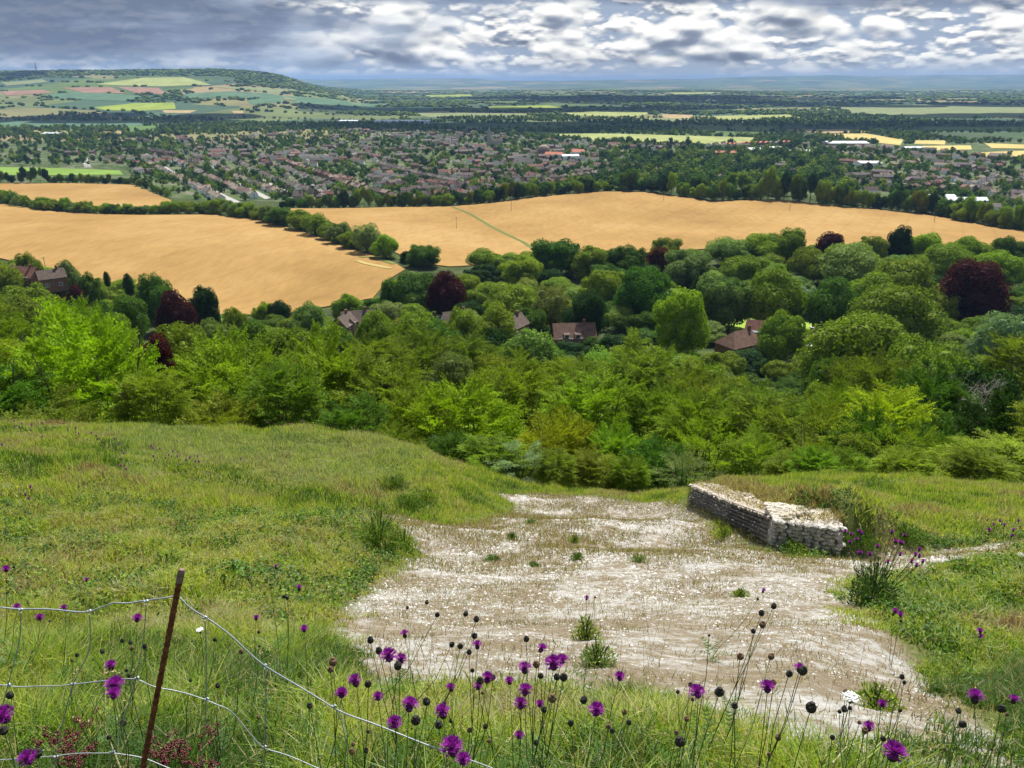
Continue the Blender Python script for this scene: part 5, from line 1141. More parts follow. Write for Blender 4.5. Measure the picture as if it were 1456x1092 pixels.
# ------------------------------------------------------------------ the netted chalk wall
M_block = simple('weathered_chalk_block', (.46, .44, .40), .6, 14); M_net = simple('black_netting', (.035, .035, .04), .1, 5, .6)
def chalk_wall():
    W_ = np.array([(p[0], p[1]) for p in WB]); W_ = W_ + np.array([-.22, -.05])
    t = np.linspace(0, 2, 121); x = np.interp(t, [0, 1, 2], W_[:, 0]); y = np.interp(t, [0, 1, 2], W_[:, 1]); g = np.interp(t, [0, 1, 2], [q[2] for q in WB])-.02
    root = empty('netted_chalk_wall', (x[-1], y[-1], g[-1])); o_ = np.array([x[-1], y[-1], g[-1]])
    T = np.gradient(np.column_stack([x, y]), axis=0); T /= np.linalg.norm(T, axis=1)[:, None]; nrm = np.column_stack([T[:, 1], -T[:, 0]])  # towards the shaft
    if nrm[60, 0] > 0: nrm = -nrm
    H = .76
    b = MB(); rows_ = 9; seg = np.hypot(*(W_[2]-W_[0]))
    s = 0.
    for r_ in range(rows_):
        s = -.05*rng.random()
        while s < seg:
            l = .07+.10*rng.random(); q = s/seg*2; i = min(120, max(0, int(q*60))); z0 = g[i]-.05+(r_+.5)*H/rows_; l2 = l*.5
            c_ = np.array([x[i], y[i], z0])-o_-np.array([*nrm[i], 0])*.06*(1+r_*.25); v, f = ICO[1]
            v2 = v*(1+.7*(rng.random((len(v), 1))-.5)); P_ = v2[:, :1]*l2*1.08*np.array([*T[i], 0])+v2[:, 1:2]*.09*np.array([*nrm[i], 0])+v2[:, 2:]*np.array([0, 0, H/rows_*.56])
            b.add(c_+P_, f); s += l
    # the returning end of the wall
    e = np.array([W_[2][0], W_[2][1]]); ev = -nrm[-1]*1.0+T[-1]*.15
    for r_ in range(rows_):
        s = 0.
        while s < 1.3:
            l = .1+.12*rng.random(); P0 = e+ev*s+np.array([0, -.04]); gz = g[-1]-.1; v, f = ICO[1]; v2 = v*(1+.4*(rng.random((len(v), 1))-.5))
            z0 = g[-1]-.05+(r_+.5)*H/rows_
            if z0 > gz-.1: b.add(np.array([P0[0], P0[1], z0])-o_+v2*np.array([l*.55, .09, H/rows_*.56]), f)
            s += l
    b.build('stone_face', M_block, root)
    b = MB(); v, f = ICO[0]
    for k in range(3800):
        P0 = e+ev*rng.random()*1.25; r_ = .018+.035*rng.random()**2; q = .02+.62*rng.random()**1.2; r_ *= .5+rng.random()
        b.add(np.array([P0[0], P0[1]+q, g[-1]+H-.10+q*.05])-o_+v*r_*np.array([1, 1, .6])*(1+.5*(rng.random((12, 1))-.5)), f)
    b.build('end_capping', simple('crumbled_pale_chalk', (.56, .51, .44), .45, 12), root)
    b = MB(); P1 = e+ev*1.3
    b.add(np.array([(e[0], e[1]+.04, g[-1]-.3), (P1[0], P1[1]+.04, g[-1]-.3), (P1[0], P1[1]+.7, g[-1]-.3), (e[0], e[1]+.7, g[-1]-.3), (e[0], e[1]+.04, g[-1]+H-.12), (P1[0], P1[1]+.04, g[-1]+H-.14), (P1[0], P1[1]+.55, g[-1]+H-.12), (e[0], e[1]+.55, g[-1]+H-.10)])-o_, [[0, 1, 5, 4], [4, 5, 6, 7], [1, 2, 6, 5], [2, 3, 7, 6], [3, 0, 4, 7]])
    b.build('end_core', simple('chalky_soil_end', (.50, .45, .38), .35, 7), root)
    # crumbled chalk along the top
    n = 2600; s = rng.random(n)*1.97; i = (s*60).astype(int); back = (rng.random(n)**1.4*(.5+.5*vnoise(s*5, s*0)))*.85 - .03; V = []; Fa = []
    b = MB(); v, f = ICO[0]
    for k in range(n):
        r_ = .018+.035*rng.random()**2; X = x[i[k]]-nrm[i[k]][0]*back[k]+rng.normal(0, .03); Y_ = y[i[k]]-nrm[i[k]][1]*back[k]; z = max(float(g[i[k]])+H-.04, 0) + back[k]*.22
        b.add(np.array([X, Y_, z])-o_+v*r_*np.array([1, 1, .6])*(1+.5*(rng.random((12, 1))-.5)), f)
    b.build('chalk_capping', simple('crumbled_beige_chalk', (.50, .44, .36), .45, 12), root)
    c_ = MB(); k = 121   # solid earth core behind the face
    A_ = np.column_stack([x-nrm[:, 0]*.1, y-nrm[:, 1]*.1, g-.3]); B_ = np.column_stack([x-nrm[:, 0]*.16, y-nrm[:, 1]*.16, g+H-.03]); C_ = np.column_stack([x-nrm[:, 0]*.34, y-nrm[:, 1]*.34, g+H-.02]); D_ = C_-[0, 0, 1.0]
    V = np.vstack([A_, B_, C_, D_])-o_; i = np.arange(k-1); c_.add(V, np.vstack([np.stack([i+a*k, i+1+a*k, i+1+(a+1)*k, i+(a+1)*k], -1) for a in (0, 1, 2)]+[[[k-1, 2*k-1, 3*k-1, 4*k-1]]]))
    c_.build('earth_core', simple('crumbly_chalk_soil', (.52, .46, .38), .35, 7), root)
    nb = MB(); off = .085
    for a in range(0, 121, 1):
        for d in (-1, 1):
            j = a+d*4
            if 0 <= j <= 120: nb.tube([np.array([x[a]+nrm[a][0]*off, y[a]+nrm[a][1]*off, g[a]-.02])-o_, np.array([x[j]+nrm[j][0]*(off-.03), y[j]+nrm[j][1]*(off-.03), g[j]+H])-o_], .004, 3, cap=False)
    for z in np.linspace(.05, H, 5): nb.tube(np.column_stack([x+nrm[:, 0]*off, y+nrm[:, 1]*off, g+z])-o_, .004, 3, cap=False)
    nb.build('netting', M_net, root)
    tag(root, 'low weathered chalk stone wall held in black netting, beside the bare slope', 'stone wall')
    n = 2600; s = rng.random(n); X = e[0]+ev[0]*s*1.35; Y_ = e[1]+ev[1]*s+.12+.75*rng.random(n)**.7; z = np.maximum(hgt(X, Y_), g[-1]+H-.12-.0*X)
    a_, b2 = pal(['straw', 'brown', 'yellow'], [5, 4, 1], None, n); V, Fs, C = blades(np.column_stack([X, Y_, z]), .03+.12*rng.random(n), .014+0*X, .3+.6*rng.random(n), '', a_, b2, 1)
    tag(mk('dry_grass', V, Fs, M_blade, col=C), 'dead straw coloured grass over the near end of the netted wall', 'grass', kind='stuff')
    # dead straw and scrub on top
    n = 15000; s = rng.random(n)*2; i = (s*60).astype(int); bk = .10+1.25*rng.random(n)**.8; X = x[i]-nrm[i, 0]*bk+rng.normal(0, .04, n); Y_ = y[i]-nrm[i, 1]*bk+rng.normal(0, .1, n); z = np.maximum(hgt(X, Y_), g[i]+H-.05+bk*.06)
    a_, b2 = pal(['straw', 'brown', 'yellow'], [5, 4, 1], None, n); V, Fs, C = blades(np.column_stack([X, Y_, z]), .04+.15*rng.random(n)*(.5+1.2*vnoise(X*2, Y_*2, 3)), .018+0*X, .3+.6*rng.random(n), '', a_, b2, 1)
    tag(mk('dry_grass', V, Fs, M_blade, col=C), 'dead straw coloured grass on top of the netted wall', 'grass', kind='stuff')
chalk_wall()
# ------------------------------------------------------------------ wire fence and its rusty bar
M_rust = mat('rust', lambda nt, out: surf(nt, out, ramp(nt, noise(nt, 60, 5), [(.3, (.06, .022, .012)), (.5, (.15, .05, .025)), (.7, (.24, .10, .05))]), .9, .2, bump=noise(nt, 300, 3), bs=.6, bd=.002))
def rust_bar():
    a = at(203, 1092, 1.42); b_ = at(257, 817, 1.50); d = a-b_; g = float(hgt(a[0]-.04, a[1])); k = (a[2]-g+.15)/abs(d[2]); base = a+d*k
    root = empty('iron_bar', base); P_ = np.array([base+(b_-base)*t for t in np.linspace(0, 1, 220)])-base
    b = MB(); r = .0062+.0011*(np.sin(np.linspace(0, 220*1.9, 220)) > 0); b.tube(P_, r, 10); b.build('shaft', M_rust, root)
    t = unit(b_-base); b = MB(); b.tube([P_[-1]-t*.001, P_[-1]+t*.006, P_[-1]+t*.014], [.0078, .0085, .006], 10); b.tube([P_[-1]-t*.02, P_[-1]-t*.002], [.0078, .0082], 10); b.build('tip', simple('dull_grey_rust', (.24, .16, .14), .3, 60), root)
    tag(root, 'thin rusty ribbed iron bar holding up the wire fence', 'iron bar')
rust_bar()
def FY(u): return 1.52-.0002*max(0, u-250)
def fence():
    root = empty('wire_fence', (at(250, 850, 1.5)[0], 1.5, float(hgt(-.6, 1.5)))); o_ = np.array(root.location)
    def wire(px, r, nm, dz=0):
        P_ = np.array([at(u, v, FY(u)) for u, v in px]); t = np.arange(len(P_)); tt = np.linspace(0, len(P_)-1, (len(P_)-1)*8+1)
        Q = np.column_stack([np.interp(tt, t, P_[:, k]) for k in range(3)]); K_ = np.array([.06, .12, .2, .24, .2, .12, .06]); 
        for k in range(3):
            e = np.pad(Q[:, k], 3, 'edge'); sm = np.convolve(e, K_/K_.sum(), 'valid'); Q[:, k] = sm
        Q[:, 1] += .003*np.sin(tt*2.3); b = MB(); b.tube(Q-o_, r, 8, cap=True); return b.build(nm, M_wire, root, smooth=True)
    wire([(-160, 850), (-60, 858), (0, 862), (30, 867), (80, 867), (125, 870), (145, 864), (165, 856), (185, 857), (208, 855), (228, 850), (246, 848), (254, 849), (272, 864), (291, 878), (330, 905), (376, 946), (420, 975), (470, 1003), (500, 1018), (545, 1036), (600, 1055), (680, 1085), (760, 1120)], .0019, 'top_wire')
    wire([(-160, 962), (-60, 966), (0, 972), (30, 978), (70, 976), (104, 972), (150, 969), (195, 964), (222, 977), (260, 986), (294, 994), (325, 1008), (345, 1032), (374, 1062), (400, 1072), (450, 1092), (520, 1115)], .0014, 'lower_wire')
    wire([(-160, 1090), (-60, 1084), (0, 1079), (80, 1076), (120, 1071), (160, 1069), (200, 1078), (240, 1092), (330, 1120)], .0014, 'bottom_wire')
    kn = [(30, 867), (127, 869), (208, 855), (291, 878), (376, 946), (475, 1004), (104, 972), (195, 964), (294, 994), (376, 1062), (80, 1076), (160, 1069), (12, 974)]
    for px in ([(-70, 858), (-75, 960), (-80, 1080), (-82, 1110)], [(30, 867), (27, 915), (12, 974), (-5, 1040)], [(127, 869), (128, 925), (104, 972), (88, 1030), (80, 1076), (78, 1115)], [(208, 855), (204, 905), (195, 964), (178, 1015), (160, 1069), (150, 1120)], [(291, 878), (293, 930), (294, 994), (292, 1040), (280, 1110)], [(376, 946), (378, 1000), (376, 1062), (378, 1120)], [(475, 1004), (486, 1028), (494, 1060), (496, 1120)]):
        wire(px, .0014, 'stay_wire')
    for u, v in kn:
        P_ = at(u, v, FY(u))-o_; b = MB(); b.tube([P_+[-.006, 0, .001], P_+[-.002, -.002, -.001], P_+[.002, .002, .001], P_+[.006, 0, 0]], [.0022, .0034, .0034, .0022], 7); b.build('knot', M_wire, root)
    tag(root, 'slack galvanised wire stock fence with square mesh and knotted joints', 'wire fence')
M_wire = simple('galvanised_wire', (.36, .40, .42), .25, 150, .5, metal=.35)
fence()
# ------------------------------------------------------------------ knapweed and its neighbours
M_petal = leafmat('magenta_florets', (.31, .03, .36), trans=.35, var=.3, vs=60, tint=(1.2, .8, 1.2)); M_bud = simple('dark_bud_scales', (.035, .033, .028), .5, 260, .7); M_stem = simple('knapweed_stem', (.075, .11, .035), .3, 20); M_budb = simple('brown_seed_head', (.16, .10, .06), .4, 200)
M_green = leafmat('leaf_green', (.08, .16, .03), trans=.35, var=.3, vs=8); M_maroon = leafmat('maroon_marjoram', (.16, .02, .035), trans=.2, var=.4, vs=40)
def bud_mesh(sub=2, m=None):
    v, f = ICO[sub]; v = v.copy(); v *= np.array([1, 1, 1.12]); v[:, 2] += .9; r = .9+.2*rng.random((len(v), 1)); b = MB(); b.add(v*r*.0098, f)
    b.tube([(0, 0, .017), (0, 0, .022)], [.006, .0035], 7); o = b.build('bud', m or M_bud); COL.objects.unlink(o); return o
def floret_mesh(seed, sc=1.):
    r_ = np.random.default_rng(seed); b = MB()
    for ring, (n, el, ln) in enumerate(((20, .05, .027), (26, .5, .024), (26, .95, .022), (14, 1.35, .019))):
        for i in range(n):
            th = (i+r_.random()*.6)/n*6.28; e = el+r_.normal(0, .15); d = np.array([math.cos(th)*math.cos(e), math.sin(th)*math.cos(e), math.sin(e)]); s = np.array([-math.sin(th), math.cos(th), 0]); l = ln*.64*(.8+.4*r_.random())*sc
            p0 = np.array([0, 0, .018])+d*.004; p1 = p0+d*l*.6; p2 = p0+d*l+np.array([0, 0, .003]); w = .0014*sc
            b.add([p0-s*w*.5, p0+s*w*.5, p1+s*w, p1-s*w], [[0, 1, 2, 3]]); 
            for q in (-1, 0, 1): b.add([p1-s*w, p1+s*w, p2+s*q*w*3.2+d*.002*(q == 0)], [[0, 1, 2]])
    o = b.build('florets', M_petal); COL.objects.unlink(o); return o
BUD = [bud_mesh() for _ in range(3)]; BUDB = [bud_mesh(2, M_budb)]; FLO = [floret_mesh(s) for s in range(4)]; BUDS = [bud_mesh(1)]
def hY(v, h, u=728):
    Y = np.linspace(.7, 30, 900); P_ = at(u, v, 1.); X = P_[0]*Y; Z = E+(P_[2]-E)*Y; d = Z-hgt(X, Y); i = int(np.argmax(d < h)); return float(Y[i])
KN = []
def knapweed(heads, base, hh=.6, where='', sc=1., Yfix=None, leaves=True, name='knapweed_plant'):
    """heads: (u, v, type, size); base: pixel column/row hint for the root"""
    P_ = []
    for h in heads:
        Y = Yfix or hY(h[1], hh, h[0]); P_.append(at(h[0], h[1], Y))
    P_ = np.array(P_); Ym = P_[:, 1].mean(); bx = at(base[0], base[1] if len(base) > 1 else 1092, Ym)[0]; by = Ym+rng.normal(0, .03); g = float(hgt(bx, by)); root = empty(name, (bx, by, g)); o_ = np.array([bx, by, g])
    top = P_[np.argmax(P_[:, 2])]-o_; fork = top*.62; fork[2] *= .9
    b = MB(); b.tube([(0, 0, -.03), fork*.35+[rng.normal(0, .01), 0, .02], fork*.7, fork], [.0021*sc, .0019*sc, .0016*sc, .0015*sc], 6)
    for p in P_-o_:
        m_ = fork+(p-fork)*.5; m_[2] += -.02 if len(P_) > 1 else 0; m_[0] += rng.normal(0, .006); b.tube([fork, m_, p-unit(p-fork)*.004], [.0014*sc, .0011*sc, .0010*sc], 5)
    b.build('stem', M_stem, root, smooth=True)
    for h, p in zip(heads, P_-o_):
        s = h[3] if len(h) > 3 else 1.; d = Vector(tuple(unit(p-fork)*.6+np.array([rng.normal(0, .15), rng.normal(-.1, .12), .8]))); q = d.to_track_quat('Z', 'Y').to_euler()
        src = BUDB[0] if h[2] == 'd' else BUD[rng.integers(3)]; s *= sc; bo = copyto(src, root, p, (s*.95,)*3); bo.name = 'bud'; bo.rotation_euler = q
        if h[2] == 'f': fo = copyto(FLO[rng.integers(4)], root, p, (s,)*3); fo.rotation_euler = q; fo.name = 'florets'
    if leaves:
        b = MB(); 
        for k in range(16):
            t = rng.random()**.8*.95; p = fork*t; th = rng.random()*6.28; l = (.06+.07*rng.random())*sc*(1.25-t); d = np.array([math.cos(th), math.sin(th), .55]); s_ = np.array([-math.sin(th), math.cos(th), 0])
            for j in range(5):
                q = p+d*l*(j+1)/5-np.array([0, 0, (j/5)**2*l*.4])
                for e in (-1, 1): b.add([q, q+s_*e*l*.22+d*l*.12, q+d*l*.08], [[0, 1, 2]])
            b.add([p-s_*.0015, p+s_*.0015, p+d*l-np.array([0, 0, l*.4])], [[0, 1, 2]])
        b.build('foliage', M_green, root)
    nf = sum(h[2] == 'f' for h in heads); root['category'] = 'wildflower'; root['group'] = 'knapweed on the near slope'; KN.append((root, heads, nf, where)); return root
plants = [  # heads, root column
 ([(579, 866, 'b', .7), (606, 859, 'b'), (621, 876, 'b')], (530, 1092)), ([(661, 876, 'b', 1.1), (677, 884, 'b', 1.1), (675, 907, 'b', 1.05), (654, 921, 'b')], (600, 1092)), ([(576, 907, 'f', .8), (641, 919, 'b')], (520, 1092)),
 ([(554, 939, 'f', 1.1), (569, 943, 'f', .8), (527, 914, 'b'), (539, 929, 'b')], (545, 1092)), ([(507, 975, 'f', .9), (524, 975, 'b')], (520, 1092)), ([(486, 991, 'f', .8), (441, 1006, 'b', .8)], (470, 1092)), ([(538, 995, 'f', .6), (566, 952, 'b', 1.1)], (555, 1092)),
 ([(581, 1011, 'f', 1.), (562, 1033, 'f', .85), (592, 1028, 'b', 1.2), (607, 1002, 'b')], (580, 1100)), ([(631, 1021, 'f'), (624, 1034, 'b')], (640, 1100)), ([(692, 970, 'f', .9), (683, 972, 'b'), (701, 966, 'b', .8)], (650, 1092)), ([(679, 923, 'f', .8), (667, 930, 'b', .9), (672, 955, 'b', .7)], (668, 1092)),
 ([(746, 957, 'f', 1.05)], (735, 1092)), ([(787, 951, 'f', 1.3), (798, 944, 'f', .9), (778, 941, 'b', .8)], (742, 1092)), ([(768, 927, 'f', .7), (748, 912, 'b', .9), (763, 948, 'd')], (752, 1092)), ([(746, 988, 'f', .8), (785, 997, 'd')], (735, 1092)), ([(741, 1007, 'f', .8), (725, 973, 'f', .6)], (715, 1092)),
 ([(801, 967, 'b', 1.1), (792, 966, 'b', .9), (769, 964, 'b', .8)], (760, 1092)), ([(828, 999, 'b', 1.1), (774, 1012, 'b', .9)], (770, 1092)), ([(811, 1031, 'b', .8), (847, 1016, 'f', 1.)], (800, 1100)), ([(881, 967, 'f', .8)], (840, 1092)), ([(645, 1073, 'f', 1.25), (658, 1085, 'f', .8)], (640, 1150)), ([(968, 1059, 'b', 1.1)], (950, 1120)),
 ([(894, 1030, 'b', .7), (871, 1041, 'b', .7)], (870, 1120)), ([(1084, 843, 'f', 1.), (1077, 853, 'b', .9)], (990, 1080)), ([(1099, 865, 'b', 1.), (1082, 875, 'b', 1.)], (985, 1092)), ([(1071, 900, 'b', .8), (1083, 892, 'd', 1.1)], (1030, 1092)), ([(1052, 937, 'd', .9)], (1052, 1092)), ([(1095, 937, 'd', .9), (1044, 1006, 'b', .8)], (1040, 1092)),
 ([(1136, 956, 'f', .7), (1139, 958, 'b', 1.2), (1121, 961, 'b', .9)], (1085, 1092)), ([(1091, 984, 'f', .9), (1100, 973, 'd', .8)], (1090, 1092)), ([(993, 991, 'f', .9), (1022, 988, 'b', 1.2)], (1000, 1092)), ([(1152, 1011, 'b', 1.3)], (1110, 1092)), ([(1200, 1012, 'b', .9), (1183, 1051, 'b', .7)], (1180, 1100)), ([(1234, 1039, 'f', .8), (1229, 1042, 'd', .9)], (1228, 1110)),
 ([(1282, 965, 'b', .8), (1285, 972, 'b', .6)], (1265, 1050)), ([(1423, 1011, 'b', 1.1), (1385, 1000, 'f', 1.1)], (1385, 1100)), ([(1366, 1032, 'b', .9), (1362, 1014, 'b', .7)], (1345, 1100)), ([(1267, 1080, 'f', 1.4)], (1262, 1150)),
 ([(9, 813, 'f', 1.), (20, 808, 'b', .8)], (12, 1000)), ([(123, 827, 'f', .9), (118, 816, 'b', .6)], (120, 1000)), ([(25, 866, 'f', .9)], (20, 1050)), ([(57, 882, 'f', 1.), (71, 884, 'd', .7)], (60, 1092)), ([(93, 868, 'f', .8)], (95, 1080)), ([(195, 884, 'f', 1.15)], (190, 1092)), ([(159, 952, 'f', .95)], (165, 1092)), ([(165, 983, 'f', 1.1), (162, 993, 'f', .8)], (160, 1120)),
 ([(9, 1026, 'f', 1.2), (7, 1042, 'b', 1.1)], (5, 1120)), ([(43, 1085, 'f', 1.), (55, 1075, 'b', 1.2)], (45, 1140)), ([(16, 992, 'b', 1.1)], (14, 1110)), ([(206, 921, 'b', .9)], (212, 1092)), ([(409, 852, 'b', .9), (404, 850, 'b', .9), (425, 840, 'f', .9)], (398, 930)), ([(364, 882, 'f', .8)], (360, 980)), ([(433, 898, 'f', .7)], (432, 985)), ([(392, 809, 'f', .8), (384, 832, 'b', .6)], (392, 880)), ([(485, 990, 'f', .7)], (480, 1092)), ([(474, 946, 'd', 1.2), (470, 955, 'd', .9)], (468, 1092)),
 ([(834, 853, 'f', .6), (846, 850, 'b', .5)], (838, 900)), ([(1008, 905, 'b', .4)], (1000, 960))]
for hs, bs in plants: knapweed(hs, bs, hh=.50+.22*rng.random())
for k in range(34):
    u = rng.uniform(470, 1440) if k % 3 else rng.uniform(10, 460); v = rng.uniform(975, 1075) if u > 470 else rng.uniform(900, 1060); t_ = ['b', 'b', 'd', 'f'][rng.integers(4)]
    knapweed([(u, v, t_, .5+.4*rng.random())]+([(u+rng.normal(0, 14), v+6+rng.random()*20, 'd' if rng.random() < .5 else 'b', .5+.3*rng.random())] if rng.random() < .6 else []), (u+rng.normal(-8, 16), 1092), hh=.38+.22*rng.random())
# the same flowers farther up the banks, small in the picture
far_kn = [(20, 600), (31, 604), (45, 606), (60, 603), (97, 612), (112, 618), (130, 617), (137, 621), (163, 625), (172, 664), (176, 646), (215, 635), (227, 639), (240, 648), (246, 643), (252, 650), (264, 655), (270, 652), (281, 650), (283, 658), (342, 654), (3, 634), (43, 694), (60, 622), (108, 610), (218, 650), (410, 604), (430, 600), (446, 606), (470, 610), (380, 602), (37, 705), (1421, 742), (1440, 756), (1448, 742), (1406, 755), (1428, 748), (1280, 877), (1272, 872), (1394, 900)]
for i, (u, v) in enumerate(far_kn):
    if u < 1200: Yf = hY(v, .45, u)
    else: Yf = hY(v, .5, u)
    knapweed([(u, v, 'f', 1.1), (u+rng.normal(0, 4), v+3+rng.random()*5, 'f' if rng.random() < .5 else 'b', 1.)], (u+rng.normal(0, 4), v+25), Yfix=min(Yf, 24), leaves=False, sc=1.5 if Yf > 8 else 1.1)
# thistle clump at the right edge of the bare slope
def clump(name, u, v, r, h, col, n, label, cat='wild plant', heads=0, leaf=.05, group=None):
    p = hit(u, v); root = empty(name, p); d = unit(rng.normal(size=(n, 3))); d[:, 2] = np.abs(d[:, 2]); q = rng.random((n, 1))**.4; P_ = d*q*np.array([r, r, h]); nn = unit(d+rng.normal(0, .7, (n, 3))); t1 = unit(np.cross(nn, rng.normal(size=(n, 3)))); t2 = np.cross(nn, t1); s = leaf*(.5+rng.random((n, 1)))
    wob = .45+1.0*dirnoise(d, int(u) % 17, 2.6)[:, None]; P_ = P_*wob; P_[:, 2] *= np.clip(1.2-.5*np.hypot(P_[:, 0], P_[:, 1])/r, .3, 1.2)
    up_ = unit(P_*np.array([1, 1, .3])/r+np.array([0, 0, .8])+rng.normal(0, .45, (n, 3))); t1 = up_; t2 = unit(np.cross(t1, nn)); s = s*.8
    V = np.stack([P_-t1*s, P_+t2*s*.28, P_+t1*s, P_-t2*s*.28], 1).reshape(-1, 3); c_ = np.repeat(np.array(col)*1.25*(.6+.8*rng.random((n, 1))), 4, 0)
    nb = int(40+260*r); ba = rng.random(nb)*6.28; br = r*.5*rng.random(nb); bp = np.column_stack([np.cos(ba)*br, np.sin(ba)*br, 0*ba-.01]); ca, cb = pal(['green', 'straw', 'dark'], [3, 1, 3], None, nb)
    BV, BF, BC = blades(bp, h*(.4+.9*rng.random(nb)), (.004+.008*r)*(1+0*ba), .2+.6*rng.random(nb), '', ca, cb, 2, az=ba)
    mk('foliage', np.vstack([V, BV]), [np.arange(n*4).reshape(-1, 4), BF[0]+n*4], M_leafm, col=np.vstack([c_, BC]), parent=root)
    b = MB()
    for k in range(9): th = rng.random()*6.28; e = r*.7*rng.random(); b.tube([(0, 0, -.02), (math.cos(th)*e*.5, math.sin(th)*e*.5, h*.5), (math.cos(th)*e, math.sin(th)*e, h*.95)], .004+.0006*p[1]*.2, 4)
    b.build('stem', M_stem, root)
    for k in range(heads):
        th = rng.random()*6.28; e = r*1.3*math.sqrt(rng.random()); z = h*(1.12+.35*rng.random()); o = copyto(FLO[k % 4], root, (math.cos(th)*e, math.sin(th)*e, z), (1.15,)*3); o.name = 'florets'; o = copyto(BUDS[0], root, (math.cos(th)*e, math.sin(th)*e, z-.01), (1.5,)*3); o.name = 'bud'
        b = MB(); b.tube([(math.cos(th)*e*.5, math.sin(th)*e*.5, h*.6), (math.cos(th)*e, math.sin(th)*e, z)], .003, 4); b.build('stalk', M_stem, root)
    tag(root, label, cat, group); return root
clump('thistle_bush', 1238, 862, .33, .62, (.045, .085, .03), 1500, 'bushy dark green thistle topped with purple heads at the right edge of the chalk', 'thistle', heads=24, leaf=.035)
for u, v, r, h, c_, lb in ((540, 782, .55, .75, 'deep', 'dark bush on the corner of the left bank above the chalk notch'), (575, 785, .3, .5, 'olive', 'small brown-green bush at the very end of the left bank'), (580, 722, .6, .35, 'deep', 'low green patch on the mound above the left notch'), (605, 712, .4, .25, 'mid', 'smaller green patch right of the low patch on the left mound'),
    (560, 690, .5, .3, 'deep', 'dark tuft high on the left mound face'), (1175, 785, .4, .3, 'deep', 'dark green bush at the foot of the right mound below the wall end'), (1225, 772, .4, .25, 'deep', 'large dark green bush against the right mound'), (1285, 765, .45, .28, 'deep', 'dark bush right of the large one on the right mound'), (1130, 788, .3, .3, 'olive', 'small yellowish bush under the corner of the netted wall'),
    (728, 768, .16, .2, 'deep', 'tiny green tuft standing on the chalk nearest the left notch'), (755, 744, .18, .12, 'grey', 'low grey-green tuft near the top of the chalk'), (817, 772, .16, .22, 'mid', 'upright green weed in the middle of the chalk'), (820, 796, .14, .14, 'deep', 'green weed just below the upright one on the chalk'),
    (908, 800, .18, .14, 'grey', 'greyish tuft on the right side of the chalk'), (833, 910, .13, .2, 'mid', 'yellowish green weed low on the chalk behind the knapweed'), (848, 945, .15, .16, 'grey', 'grey-green weed lowest on the chalk behind the knapweed'), (700, 797, .2, .06, 'deep', 'flat green mat on the brightest chalk patch'), (760, 806, .14, .07, 'deep', 'small flat mat right of the brightest chalk patch'),
    (1245, 1008, .14, .14, 'mid', 'low green tuft beside the white flower head on the chalk'), (1052, 848, .13, .1, 'mid', 'little green tuft behind the tallest knapweed'), (1030, 765, .3, .3, 'olive', 'yellow-green growth at the foot of the wall'), (1195, 764, .34, .2, 'deep', 'dark green scrub just right of the wall end'), (240, 815, .3, .3, 'deep', 'round leafy dark plant just above the iron bar tip')):
    clump('weed_clump', u, v, r, h, TINT[c_], int(260+3600*r), lb, 'wild plant', leaf=.014+.036*r, group='weeds on the slope')
# white umbels
def umbel(u, v, hh, r, label):
    Y = hY(v, hh, u); p = at(u, v, Y); g = float(hgt(p[0]-.02, Y)); root = empty('umbel_flower', (p[0]-.02, Y, g)); z = p[2]-g; b = MB(); b.tube([(0, 0, -.02), (.012, 0, z*.55), (.02, 0, z-.03)], [.002, .0016, .0014], 5); pts = []
    for k in range(26): a = k*2.4; q = r*math.sqrt((k+.5)/26); e = np.array([.02+math.cos(a)*q, math.sin(a)*q, z+.004-q*q*4]); b.tube([(.02, 0, z-.03), e], .0006, 3, cap=False); pts.append(e)
    b.build('stem', M_stem, root); b = MB(); v_, f_ = ICO[0]
    for e in pts:
        for j in range(9): b.add(v_*.0022*np.array([1, 1, .5])+e+rng.normal(0, .0028, 3)*[1, 1, .3], f_)
    b.build('blossom', M_wht, root); tag(root, label, 'wildflower')
umbel(1210, 991, .45, .024, 'flat white lacy flower head standing over the lower chalk at right'); umbel(1452, 788, .5, .05, 'white flower head at the right picture edge above the bank'); umbel(284, 896, .4, .014, 'small white flower head just right of the iron bar')
# maroon marjoram heads
for u, v in ((122, 1025), (100, 1049), (120, 1068), (92, 1060), (233, 1070), (249, 1056), (258, 1066), (299, 1042), (295, 1085), (224, 1062), (240, 1080), (70, 1050), (105, 1085), (280, 1090)):
    Y = hY(v, .38, u); p = at(u, v, Y); g = float(hgt(p[0], Y)); root = empty('marjoram', (p[0], Y, g)); z = p[2]-g; b = MB()
    ends = [np.array([rng.normal(0, .018), rng.normal(0, .018), z+rng.normal(0, .012)]) for _ in range(9)]
    b.tube([(0, 0, -.02), (.006, 0, z*.6)], .0014, 5); [b.tube([(.006, 0, z*.6), e], .0008, 3, cap=False) for e in ends]; b.build('stem', M_stem, root)
    b = MB(); v_, f_ = ICO[0]
    for e in ends:
        for j in range(10): b.add(v_*.0026+e+rng.normal(0, .0045, 3), f_)
    b.build('flower_cluster', M_maroon, root); tag(root, None, 'wildflower', 'maroon marjoram by the fence')
    LAB.setdefault('marj', []).append((u, v, root))
for i, (u, v, r) in enumerate(sorted(LAB['marj'], key=lambda a: (a[0], a[1]))): r['label'] = f'dark maroon marjoram head, {ordn(i+1)} from the left near the foot of the wire fence'
